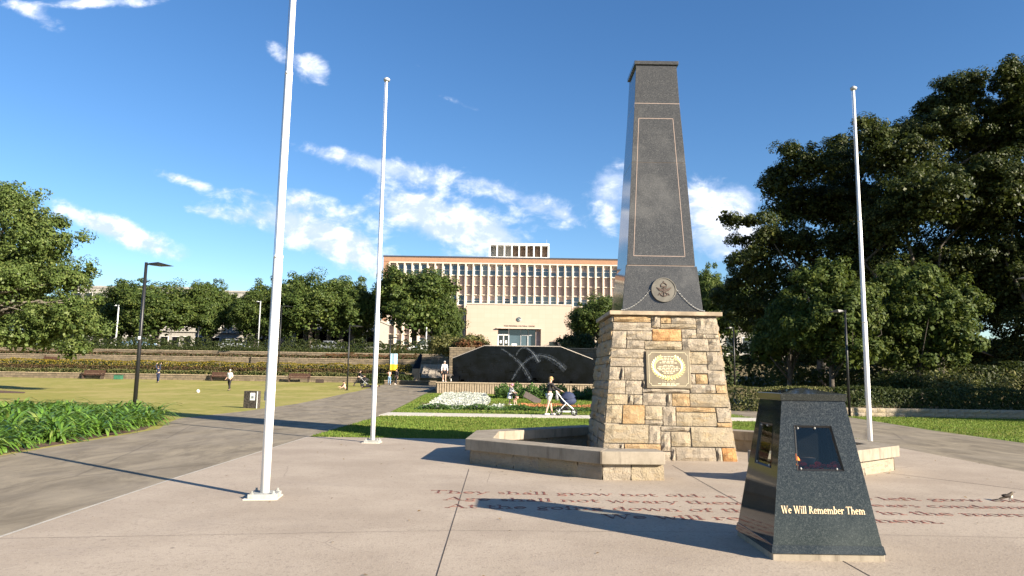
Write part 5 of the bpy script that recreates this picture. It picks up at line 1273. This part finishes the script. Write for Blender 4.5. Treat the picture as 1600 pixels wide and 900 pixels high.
bp('side_door', (6.7, EY - .03, fz), (8.2, EY + .1, 7.95), 'dark_glass'); bp('notice', (.1, EY - .4, fz), (1.0, EY - .35, 7.5), 'notice_white')
e_ = MB(); ec = [(math.cos(2 * math.pi * k / 24) * .42, math.sin(2 * math.pi * k / 24) * .42) for k in range(24)]
Me = Matrix.Translation((0, EY - YF, 11.8)) @ Matrix.Rotation(rad(90), 4, 'X'); e_.prism(ec, 0, .10, M=Me); eo = e_.build('round_emblem', 'grey_metal', civ)
e2 = MB(); 
for k in range(9): a = 2 * math.pi * k / 11 + .6; e2.box((math.cos(a) * .30, EY - YF - .12, 11.8 + math.sin(a) * .30), (.16, .06, .16), 0, Matrix.Rotation(-a, 3, 'Y'))
e2.box((-.05, EY - YF - .12, 11.8), (.2, .06, .25)); e2.build('emblem_relief', 'notice_mark', eo)
def caps(text, size, width, M, mat, parent, name='lettering'):
    cu_ = bpy.data.curves.new(name, 'FONT'); cu_.body = text; cu_.size = size; cu_.align_x = 'CENTER'; cu_.extrude = .02; cu_.space_character = 1.25
    tmp = bpy.data.objects.new(name, cu_); COL.objects.link(tmp); bpy.context.view_layer.update()
    me = bpy.data.meshes.new_from_object(tmp.evaluated_get(bpy.context.evaluated_depsgraph_get())); bpy.data.objects.remove(tmp); me.materials.clear(); me.materials.append(MATS[mat])
    xs = [v.co.x for v in me.vertices]; k = width / (max(xs) - min(xs))
    for v in me.vertices: v.co.x *= k
    o = bpy.data.objects.new(name, me); COL.objects.link(o); o.parent = parent; o.matrix_local = M; return o
caps('WAR MEMORIAL CULTURAL CENTRE', .36, 5.4, Matrix.Translation((.1, EY - YF - .03, rz1 + .34)) @ Matrix.Rotation(rad(90), 4, 'X'), 'bronze_disc', civ)
for xx in (-9.2, -8.6): bp('downpipe', (xx, EY + 5, 5), (xx + .1, EY + 5.1, 14), 'window_frame')
# ---------------------------------------------------------------- other buildings behind the trees
def block(name, label, px0, px1, Y, z0, z1, mat, floors, cols, wm='dark_glass', awn=False, depth=12):
    x0, x1 = on(px0, Y), on(px1, Y); c = (x0 + x1) / 2; t = thing(name, label, 'building', (c, Y, z0)); h = z1 - z0
    MB().span((x0 - c, 0, -.5), (x1 - c, depth, h)).build('wall', mat, t); MB().span((x0 - c - .15, -.15, h), (x1 - c + .15, depth, h + .35)).build('parapet', 'white_render', t)
    fh = h / floors; cw = (x1 - x0) / cols
    for f_ in range(floors):
        for k in range(cols):
            w_ = put('window', MB().span((0, -.05, 0), (cw * .7, .05, fh * .55)).mesh('window', 'window_frame'), t, (x0 - c + cw * (k + .15), -.02, fh * (f_ + .22)))
            put('pane', MB().span((.08, -.07, .08), (cw * .7 - .08, .02, fh * .55 - .08)).mesh('pane', wm), w_)
        if f_: MB().span((x0 - c, -.25, fh * f_ - .1), (x1 - c, -.003, fh * f_ + .1)).build('ledge', 'white_render', t)
    if awn: MB().add([(x0 - c, -.05, fh * .92), (x1 - c, -.05, fh * .92), (x1 - c, -2, fh * .72), (x0 - c, -2, fh * .72), (x0 - c, -.05, fh * .86), (x1 - c, -.05, fh * .86), (x1 - c, -2, fh * .66), (x0 - c, -2, fh * .66)], [(3, 2, 1, 0), (4, 5, 6, 7), (2, 3, 7, 6), (0, 3, 7, 4), (1, 5, 6, 2)]).build('awning', 'cloth_grey', t)
    return t
block('cream_building', 'cream rendered building glimpsed in the gap between street trees', 325, 432, 121, 5, at(360, 457, 121).z, 'white_render', 3, 6)
block('shop_row', 'low white shops with dark awning behind the street trees', 455, 586, 119, 5, at(520, 500, 119).z, 'white_render', 1, 7, awn=True)
block('cream_building', 'pale building behind the leftmost street trees', 100, 315, 124, 5, at(170, 450, 124).z, 'white_render', 3, 12)
block('pale_building', 'pale columned building glimpsed in the shade right of the obelisk', 1080, 1260, 118, 5, at(1150, 470, 118).z, 'white_render', 2, 7)
# ---------------------------------------------------------------- cars
def car(label, px, Y, z, mat, suv, heading, L=4.5):
    t = thing('parked_car', label, 'car', (on(px, Y), Y, z), heading, 'cars parked along the street'); h = 1.72 if suv else 1.42; w = .9
    low = [(-L / 2, .35), (-L / 2 + .05, .85 if not suv else 1.0), (L / 2 - 1.2, .92 if not suv else 1.05), (L / 2 - .1, .70), (L / 2, .35)]
    rf = [(-L / 2 + (.15 if suv else .75), .85 if not suv else 1.0), (-L / 2 + (.45 if suv else 1.35), h), (.45, h), (L / 2 - 1.25, .92 if not suv else 1.05)]
    Mx = Matrix.Rotation(rad(90), 4, 'X')
    soft(MB().prism(low[::1] if False else low[::-1], -w, w, M=Mx).build('body', mat, t), .08, 3)
    k = MB(); k.prism(rf[::-1], -w * .86, w * .86, M=Mx); ro = soft(k.build('cabin', 'car_glass', t), .06, 2)
    MB().box(((rf[1][0] + rf[2][0]) / 2, 0, h + .01), (rf[2][0] - rf[1][0] + .1, w * 1.68, .07)).build('roof', mat, t)
    for q in (rf[1][0], (rf[1][0] + rf[2][0]) / 2): MB().box((q + .05, 0, (h + .95) / 2), (.10, w * 1.74, h - .95)).build('pillar', mat, t)
    for sx in (-1, 1):
        for sy in (-1, 1):
            wo_ = MB().tube([(0, sy * w - sy * .2, 0), (0, sy * w + sy * .01, 0)], .33, 16).build('wheel', 'tyre', t, False, (sx * L * .30, 0, .33)); MB().tube([(0, sy * w, 0), (0, sy * w + sy * .02, 0)], .2, 12).build('rim', 'grey_metal', wo_)
        MB().box((L / 2 - .08, sx * .65, .66), (.12, .3, .14)).build('headlight', 'lamp_lens', t)
    return t
car('white four-wheel drive parked behind the shrubs by the civic building', 660, 103, 5.03, 'car_white', True, math.pi)
car('silver sedan parked below the cream building', 362, 103, 5.03, 'car_silver', False, 0)
car('blue-grey car parked behind the black lamp post at left', 214, 103, 5.03, 'car_blue', False, 0)
car('silver car parked under the trees left of the middle flagpole', 510, 104, 5.03, 'car_silver', False, math.pi)
# ---------------------------------------------------------------- lawn furniture
def park_bench(label, px, Y, z, w=2.1):
    t = thing('park_bench', label, 'bench', (on(px, Y), Y, z), 0, 'brown slatted benches along the terrace')
    for k in range(4): MB().box((0, -.22 + k * .13, .45), (w, .11, .04)).build('seat_slat', 'bench_timber', t)
    for k in range(4): MB().box((0, .26 + k * .025, .56 + k * .125), (w, .035, .11)).build('back_slat', 'bench_timber', t)
    for sx in (-1, 1):
        l = MB(); l.box((sx * (w / 2 - .15), 0, .22), (.07, .5, .44)); l.box((sx * (w / 2 - .15), .32, .6), (.06, .05, .9)); l.build('leg', 'brown_metal', t)
        MB().box((sx * (w / 2 - .05), -.02, .64), (.06, .5, .05)).build('armrest', 'brown_metal', t)
    return t
park_bench('brown bench on the lawn nearest the big left tree', 145, 79.0, lawnz(-40, 79), 2.4)
park_bench('brown bench right behind the person in white top', 346, 79.0, lawnz(-30, 79), 2.4)
park_bench('brown bench between the two left flagpoles', 467, 78.6, lawnz(-20, 78.6), 2.4)
park_bench('brown bench up on the terrace behind the big left tree', 76, 88.2, 2.45, 2.0)
gb = thing('green_crate', 'small green box on the lawn by the terrace wall', 'box', (on(185, 79), 79, lawnz(-40, 79)))
soft(MB().box((0, 0, .22), (.85, .5, .44), taper=.94).build('tub', 'green_plastic', gb), .03); MB().box((0, 0, .46), (.88, .53, .05)).build('lid', 'green_plastic', gb)
pb = thing('stone_planter', 'small brown planter box right of the middle bench', 'planter', (on(500, 78), 78, lawnz(-20, 78)))
soft(MB().box((0, 0, .2), (.85, .4, .4)).build('tub', 'brown_metal', pb), .03); MB().box((0, 0, .405), (.75, .3, .02)).build('soil', 'mulch', pb)
sg_ = thing('notice_box', 'dark square notice block with a white notice on the lawn behind the nearest flagpole', 'sign', (on(396, 33), 33, 0), rad(-16))
soft(MB().box((0, 0, .40), (.76, .22, .80)).build('block', 'sign_board', sg_), .015)
nt = MB().box((.10, -.118, .55), (.25, .012, .34)).build('notice', 'notice_white', sg_); MB().box((.10, -.126, .53), (.13, .006, .07)).build('notice_print', 'notice_mark', nt); MB().box((.10, -.126, .45), (.17, .006, .02)).build('notice_print', 'notice_mark', nt)
MB().box((.345, -.114, .40), (.035, .012, .78)).build('edge_strip', 'notice_white', sg_)
ball = MB(); ball.ell((0, 0, .12), (.12, .12, .12), 14, 10); tag(ball.build('ball', 'soccer', None, True, (on(311, 52), 52, lawnz(-24, 52))), 'white ball lying on the lawn', 'ball')
bn = thing('banner', 'yellow and pale blue banner on a post by the steps', 'banner', (on(614, 77.5), 77.5, .65))
MB().tube([(-.38, 0, 0), (-.38, 0, 3.4)], .03, 6).build('post', 'black_metal', bn); bm = MB()
for k in range(6):
    x0, x1 = -.36 + k * .13, -.36 + (k + 1) * .13; y0, y1 = .04 * math.sin(k * 1.3), .04 * math.sin((k + 1) * 1.3)
    bm.add([(x0, y0, 1.55), (x1, y1, 1.55), (x1, y1, 2.2), (x0, y0, 2.2), (x1, y1, 3.35), (x0, y0, 3.35)], [(0, 1, 2, 3)], 0); bm.add([(x0, y0, 2.2), (x1, y1, 2.2), (x1, y1, 3.35), (x0, y0, 3.35)], [(0, 1, 2, 3)], 1)
bm.build('cloth', ['banner_yellow', 'banner_blue'], bn); MB().box((.1, -.03, 2.85), (.12, .01, .8)).build('print_bar', 'cloth_white', bn)
# ---------------------------------------------------------------- people
def skin_mesh(chains, name, mat, levels=1):
    """chains: list of [(pos, radius), ...]; points at equal places are one joint. One continuous skinned surface."""
    V, E, Rr_, key = [], [], [], {}
    def vid(p, r):
        k = tuple(round(c, 4) for c in p)
        if k not in key: key[k] = len(V); V.append(p); Rr_.append(r)
        return key[k]
    for c in chains:
        ids = [vid(*q) for q in c]; E += [(a, b) for a, b in zip(ids, ids[1:]) if a != b]
    me = bpy.data.meshes.new(name); me.from_pydata(V, E, []); o = bpy.data.objects.new(name, me); COL.objects.link(o)
    sk = o.modifiers.new('skin', 'SKIN'); sk.use_smooth_shade = True
    if not me.skin_vertices: me.attributes
    if len(me.skin_vertices) == 0:
        with bpy.context.temp_override(object=o, active_object=o): bpy.ops.mesh.customdata_skin_add()
    for i, r in enumerate(Rr_):
        rr_ = r if hasattr(r, '__len__') else (r, r); me.skin_vertices[0].data[i].radius = rr_; me.skin_vertices[0].data[i].use_root = (i == 0)
    sb = o.modifiers.new('sub', 'SUBSURF'); sb.levels = levels; sb.render_levels = levels
    bpy.context.view_layer.update(); dg = bpy.context.evaluated_depsgraph_get(); out = bpy.data.meshes.new_from_object(o.evaluated_get(dg)); bpy.data.objects.remove(o)
    out.materials.clear(); out.materials.append(MATS[mat]); return out
def person(label, loc, rz, h=1.7, lean=0.0, legs=((12, 5), (-12, 10)), arms=((15, 20), (-12, 15)), top='cloth_white', bottom='cloth_black', shoes='shoe_dark', hair='hair_dark', sleeves=.95, leglen=1.0, crouch=0.0, head_turn=0.0, hat=None, longhair=False, female=False, name='person', lying=False, skirt=None, arm_out=.06):
    """faces local +Y. legs: (thigh forward angle, knee bend); arms: (upper-arm forward angle, elbow bend)"""
    t = thing(name, label, 'person', loc, rz)
    hipz = .53 * h; cs = lambda a: (math.sin(rad(a)), math.cos(rad(a)))
    feet = []; 
    for s, (ta, kb_) in zip((-1, 1), legs):
        hx = s * .052 * h; kn = Vector((hx * 1.05, cs(ta)[0] * .245 * h, -cs(ta)[1] * .245 * h)); an = kn + Vector((hx * .02, cs(ta - kb_)[0] * .245 * h, -cs(ta - kb_)[1] * .245 * h)); feet.append((Vector((hx, 0, 0)), kn, an))
    drop = -min(f[2].z for f in feet) + .04 * h; pel = Vector((0, 0, drop))
    ln = rad(lean); up = Vector((0, math.sin(ln), math.cos(ln))); fw = Vector((0, math.cos(ln), -math.sin(ln)))
    ch = pel + up * .20 * h; sh = pel + up * .285 * h; nk = pel + up * .325 * h + fw * .005 * h; hd = pel + up * .40 * h + fw * .015 * h; ht = hd + up * .045 * h
    sw = .085 * h if female else .100 * h
    R0 = .068 * h; body = [[(pel, R0), (pel + up * .10 * h, .058 * h if female else .064 * h), (ch, .066 * h), (sh, .050 * h), (nk, .026 * h), (pel + up * .352 * h + fw * .01 * h, .028 * h), (hd - up * .012 * h, .044 * h), (hd + up * .012 * h, .048 * h), (ht, .036 * h)]]
    body[0][0] = (pel, R0)
    shirt = [[(pel - up * .02 * h, R0 * 1.12), (pel + up * .10 * h, .070 * h), (ch, .077 * h), (sh, .058 * h), (sh + up * .025 * h, .036 * h)]]
    trou = []; handchains = []; hands = MB()
    for (hp, kn, an) in feet:
        H_, K_, A_ = pel + hp + Vector((0, 0, -.03 * h)), pel + kn, pel + an; f_ = A_ + Vector((0, .085 * h, -.022 * h))
        body.append([(pel, R0), (H_, .050 * h), (H_ + (K_ - H_) * .5, .045 * h), (K_, .033 * h), (K_ + (A_ - K_) * .35, .032 * h), (A_, .020 * h), (A_ + Vector((0, .04 * h, -.018 * h)), .020 * h), (f_, .014 * h)])
        e = K_ + (A_ - K_) * ((leglen - .5) * 2 * .96) if leglen > .5 else H_ + (K_ - H_) * leglen * 2
        c = [(pel, R0 * 1.06), (H_, .059 * h)] + ([(H_ + (K_ - H_) * .5, .052 * h), (K_, .042 * h), (e, .036 * h)] if leglen > .5 else [(e, .054 * h)]); trou.append(c)
    for s, (aa, eb) in zip((-1, 1), arms):
        S_ = sh + Vector((s * sw, 0, -.012 * h)); d = cs(aa); el = S_ + Vector((s * arm_out * h * .6, d[0] * .17 * h, -d[1] * .17 * h)); d2 = cs(aa + eb); wr_ = el + Vector((-s * .005 * h, d2[0] * .145 * h, -d2[1] * .145 * h)); dd = (wr_ - el).normalized(); pm = wr_ + dd * .045 * h
        body.append([(sh, .050 * h), (S_, .034 * h), (S_ + (el - S_) * .5, .028 * h), (el, .023 * h), (wr_, .015 * h), (pm, (.020 * h, .011 * h))])
        shirt.append([(sh, .058 * h), (S_, .043 * h), (S_ + (el - S_) * .5, .036 * h), (el, .031 * h)] + ([(el + (wr_ - el) * .9, .024 * h)] if sleeves > .6 else []))
        sd_v = dd.cross(fw if abs(dd.dot(fw)) < .9 else up).normalized()
        for q in range(4):
            b0 = pm + sd_v * (q - 1.5) * .009 * h; L_ = (.038, .044, .042, .033)[q] * h; hands.tube([b0 - dd * .01 * h, b0 + dd * L_ * .55, b0 + dd * L_ + Vector((0, 0, -.008 * h))], [.0052 * h, .0046 * h, .0034 * h], 5)
        tb = wr_ + dd * .018 * h; hands.tube([tb, tb + sd_v * .018 * h * -s + dd * .012 * h, tb + sd_v * .024 * h * -s + dd * .032 * h], [.006 * h, .0055 * h, .004 * h], 5)
    # face: nose and ears grow out of the head
    fdir = (fw * math.cos(head_turn) + Vector((1, 0, 0)) * math.sin(head_turn)).normalized(); sdir = up.cross(fdir)
    hands.ell(hd + fdir * .056 * h - up * .004 * h, (.008 * h, .010 * h, .012 * h), 6, 5)
    for s in (-1, 1): hands.ell(hd + sdir * s * .050 * h, (.006 * h, .010 * h, .016 * h), 6, 5)
    bm_ = skin_mesh(body, 'body', 'skin'); b2 = bmesh.new(); b2.from_mesh(bm_); tmp = hands.mesh('tmp', 'skin', True); b2.from_mesh(tmp); b2.to_mesh(bm_); b2.free(); bpy.data.meshes.remove(tmp)
    parts = [put('body', bm_, t), put('top', skin_mesh(shirt, 'top', top), t)]
    if leglen > 0: parts.append(put('trousers' if leglen > .6 else 'shorts', skin_mesh(trou, 'trousers', bottom), t))
    ey = MB()
    for s in (-1, 1): ey.ell(hd + fdir * .047 * h + sdir * s * .018 * h + up * .006 * h, (.006 * h,) * 3, 6, 4)
    parts.append(ey.build('eyes', 'hair_dark', t)); parts.append(MB().ell(hd + fdir * .049 * h - up * .028 * h, (.013 * h, .005 * h, .004 * h), 8, 4).build('mouth', 'cloth_peach', t))
    hr = MB(); hr.ell(hd - fdir * .012 * h + up * .018 * h, (.054 * h, .056 * h, .048 * h), 12, 8)
    if longhair: hr.ell(hd - fdir * .034 * h - up * .028 * h, (.048 * h, .026 * h, .060 * h), 10, 7)
    parts.append(hr.build('hair', hair, t, True))
    if hat:
        hm = MB(); hm.ell(hd + up * .028 * h - fdir * .004 * h, (.064 * h, .068 * h, .050 * h), 12, 8); hm.box(hd + up * .022 * h + fdir * .066 * h, (.075 * h, .06 * h, .010 * h)); parts.append(hm.build('hat', hat, t, True))
    if skirt: k_ = MB(); k_.tube([pel + up * .05 * h, pel - Vector((0, 0, .10 * h)), pel - Vector((0, 0, .22 * h))], [.078 * h, .105 * h, .135 * h], 14, False); parts.append(k_.build('skirt', skirt, t, True))
    for (hp, kn, an) in feet:
        A_ = pel + an; parts.append(MB().ell(A_ + Vector((0, .035 * h, -.022 * h)), (.026 * h, .075 * h, .024 * h), 10, 6).build('shoe', shoes, t, True))
    if lying: t.rotation_euler = (rad(-86), 0, rz)
    return t
def ground_at(px, Y): x = on(px, Y); return (x, Y, lawnz(x, Y) + .012)
wx = on(857, 31.3)
person('woman in dark jumper and pale shorts pushing a stroller on the slab walk', (wx, 30.6, .05), rad(-72), 1.66, lean=6, legs=((14, 4), (-10, 6)), arms=((38, 28), (46, 22)), top='cloth_black', bottom='cloth_pale', leglen=.34, shoes='shoe_white', hair='hair_blond', longhair=True, female=True)
# stroller
sr = thing('stroller', 'navy hooded stroller with pale frame in front of the woman', 'stroller', (wx + .72, 30.75, .05), rad(-4))
for sy in (-.27, .27):
    MB().tube([(-.42, sy, 1.02), (-.10, sy, .62), (.36, sy, .22)], .020, 8).build('frame_bar', 'notice_white', sr); MB().tube([(.02, sy, .50), (-.30, sy, .16)], .018, 8).build('frame_bar', 'notice_white', sr); MB().tube([(-.32, sy, .14), (.40, sy, .14)], .018, 8).build('frame_bar', 'notice_white', sr)
MB().tube([(-.42, -.27, 1.02), (-.45, 0, 1.05), (-.42, .27, 1.02)], .024, 8).build('handle', 'cloth_black', sr)
for x, r in ((-.30, .15), (.36, .12)):
    for sy in (-.30, .30):
        wv_ = MB(); N = 20
        pts_ = [(x + math.cos(2 * math.pi * k / N) * r, sy, r + math.sin(2 * math.pi * k / N) * r) for k in range(N + 1)]; wv_.tube(pts_, .024, 6, False); wo_ = wv_.build('wheel', 'tyre', sr, True)
        sp = MB()
        for k in range(5): a = 2 * math.pi * k / 5; sp.tube([(x, sy, r), (x + math.cos(a) * r, sy, r + math.sin(a) * r)], .010, 4)
        sp.tube([(x, sy - .03, r), (x, sy + .03, r)], .03, 8); sp.build('rim', 'grey_metal', wo_)
cot = MB()
for j in range(7):
    t_ = j / 6; pass
cot.ell((.10, 0, .60), (.36, .22, .20), 16, 10); cot.build('seat_pod', 'cloth_navy', sr, True)
hd_ = MB(); N = 9
for j in range(6):
    a = rad(20 + j * 28)
    for k in range(N): b = math.pi * k / (N - 1); hd_.v.append((.10 + math.cos(a) * .34 * math.sin(b) ** .4, math.cos(b) * .25, .66 + math.sin(a) * .34 * math.sin(b) ** .6))
for j in range(5):
    for k in range(N - 1): q = j * N + k; hd_.f.append((q, q + 1, q + N + 1, q + N)); hd_.mi.append(0)
hd_.build('hood', 'cloth_navy', sr, True)
MB().ell((-.02, 0, .28), (.22, .18, .09), 12, 7).build('basket', 'cloth_black', sr, True)
MB().tube([(-.40, -.29, .95), (-.38, -.30, .75), (-.36, -.30, .62)], [.02, .07, .05], 8).build('hanging_bag', 'cloth_grey', sr, True)
person('child in pink hat and white skirt standing in the flower bed', (on(797, 40.5), 40.5, lawnz(0, 40.5)), rad(-60), 1.22, lean=14, legs=((8, 4), (-6, 4)), arms=((40, 30), (30, 30)), top='cloth_grey', bottom='cloth_white', leglen=.45, shoes='shoe_white', hat='cloth_pink', skirt='cloth_white', female=True)
person('small child in white hat bending beside the child in pink hat', (on(808, 40.2), 40.2, lawnz(0, 40.2)), rad(60), .98, lean=38, legs=((45, 60), (30, 55)), arms=((50, 20), (60, 20)), top='cloth_black', bottom='cloth_peach', leglen=.8, shoes='shoe_white', hat='cloth_white')
person('person in white top and dark trousers walking on the lawn', (*ground_at(359, 58)[:2], lawnz(-23, 58)), rad(165), 1.74, legs=((10, 2), (-10, 18)), arms=((-8, 60), (-8, 60)), top='cloth_white', hair='hair_grey', sleeves=.5)
person('person in navy clothes standing near the terrace with hands raised to the head', (*ground_at(247, 72)[:2], lawnz(-36, 72)), rad(170), 1.74, legs=((4, 2), (-4, 2)), arms=((150, 60), (150, 60)), top='cloth_navy', bottom='cloth_navy', hair='hair_dark')
pw = person('person in white top and black shorts standing on the fountain rim', (on(694, 60.2), 60.25, bz1), rad(200), 1.78, legs=((6, 3), (-5, 4)), arms=((5, 20), (-5, 15)), top='cloth_white', bottom='cloth_black', leglen=.42, hair='hair_grey', shoes='shoe_white')
person('person in jeans and pink top at the foot of the steps', (on(609, 75.6), 75.4, lawnz(-12, 75.4)), rad(20), 1.62, lean=10, legs=((8, 4), (-8, 8)), arms=((60, 50), (40, 60)), top='cloth_peach', bottom='cloth_denim', shoes='shoe_white', hair='hair_dark', female=True, longhair=True)
person('person in black walking past the banner to the steps', (on(619.5, 76), 75.9, .62), rad(-20), 1.80, legs=((22, 8), (-22, 16)), arms=((18, 20), (-18, 15)), top='cloth_black', bottom='cloth_black', shoes='shoe_white', hair='hair_dark')
person('person in black striding across the lawn pushing a dark pram', (*ground_at(560, 70)[:2], lawnz(-15, 70)), rad(-80), 1.72, lean=14, legs=((26, 8), (-26, 10)), arms=((45, 25), (40, 30)), top='cloth_black', bottom='cloth_black', hair='hair_dark')
prm = thing('pram', 'small dark pram pushed across the lawn', 'pram', (on(570, 70), 70, lawnz(-15, 70) + .01))
for sy in (-.25, .25):
    MB().tube([(-.5, sy, 1.0), (.3, sy, .2)], .02, 6).build('frame_bar', 'grey_metal', prm); MB().tube([(-.2, sy, .15), (.15, sy, .6)], .02, 6).build('frame_bar', 'grey_metal', prm)
    for x in (-.22, .32): MB().tube([(x, sy - .02, .14), (x, sy + .02, .14)], .14, 14).build('wheel', 'tyre', prm)
MB().ell((.05, 0, .65), (.36, .22, .22), 12, 8).build('seat_pod', 'cloth_black', prm, True)
person('person lying on the lawn left of the middle flagpole', (on(566, 66), 66, lawnz(-14, 66) + .16), rad(-90), 1.7, legs=((4, 3), (2, 8)), arms=((10, 30), (20, 60)), top='cloth_grey', bottom='cloth_black', lying=True)
person('person sitting on the lawn by the black lamp post', (on(540, 64), 64, lawnz(-15, 64) - .48), rad(120), 1.6, lean=12, legs=((88, 95), (80, 100)), arms=((35, 30), (40, 40)), top='cloth_peach', bottom='cloth_black', hair='hair_dark')
# dog on the rim: deep chest, tucked belly, jointed legs
dg_ = thing('dog', 'large black and white dog standing beside the person on the fountain rim', 'dog', (on(697, 60.6), 60.42, bz1), 0); dg_.scale = (1.12, 1.12, 1.05)
bd = [[((.34, 0, .56), .12), ((.12, 0, .54), .125), ((-.14, 0, .53), .15), ((-.30, 0, .60), .12), ((-.40, 0, .74), .075), ((-.47, 0, .84), .085), ((-.60, 0, .81), .045), ((-.66, 0, .80), .032)], [((.34, 0, .56), .12), ((.45, 0, .62), .030), ((.56, 0, .52), .022)]]
for sy in (-.08, .08):
    bd.append([((.34, 0, .56), .12), ((.34, sy, .44), .075), ((.26, sy, .32), .045), ((.40, sy, .19), .028), ((.385, sy, .04), .026), ((.34, sy, .025), .024)])
    bd.append([((-.14, 0, .53), .15), ((-.20, sy, .42), .062), ((-.17, sy, .30), .038), ((-.20, sy, .15), .026), ((-.205, sy, .04), .025), ((-.25, sy, .025), .024)])
    bd.append([((-.47, 0, .84), .085), ((-.45, sy * .8, .93), .022), ((-.42, sy, .89), .012)])
put('body', skin_mesh(bd, 'body', 'fur_black'), dg_)
wm_ = MB(); wm_.ell((-.33, 0, .50), (.07, .10, .14), 10, 7); wm_.ell((.40, -.085, .15), (.034, .034, .13), 8, 6); wm_.ell((-.205, -.085, .13), (.034, .034, .11), 8, 6); wm_.ell((-.205, .085, .13), (.034, .034, .11), 8, 6); wm_.build('white_markings', 'fur_white', dg_, True)
# bird on the paving
bo = thing('small_bird', 'small dark and white bird with long tail on the paving', 'bird', (on(1563, 10.05), 10.05, .009), rad(-8))
put('body', skin_mesh([[((-.13, 0, .028), .010), ((-.07, 0, .048), .018), ((-.02, 0, .070), .030), ((.025, 0, .092), .028), ((.045, 0, .118), .020), ((.055, 0, .128), .017)]], 'body', 'feather_brown'), bo)
MB().tube([(-.06, 0, .05), (-.13, 0, .025), (-.21, 0, .012)], [.012, .014, .012], 6, flat=.4).build('tail', 'hair_dark', bo)
MB().tube([(.068, 0, .128), (.092, 0, .124)], [.006, .001], 6).build('beak', 'hair_dark', bo)
MB().ell((.022, 0, .068), (.030, .024, .030), 10, 7).build('breast', 'feather_pale', bo, True)
for sy in (-.011, .011): MB().tube([(.008, sy, .045), (.004, sy, .02), (.012, sy, .0)], .0022, 5).build('leg', 'hair_dark', bo); 
for sy in (-.016, .016): MB().ell((.062, sy, .131), (.003, .003, .003), 6, 4).build('eye', 'tyre', bo)
for sy in (-.024, .024): MB().ell((-.03, sy, .075), (.055, .008, .020), 10, 6).build('wing', 'hair_dark', bo, True)
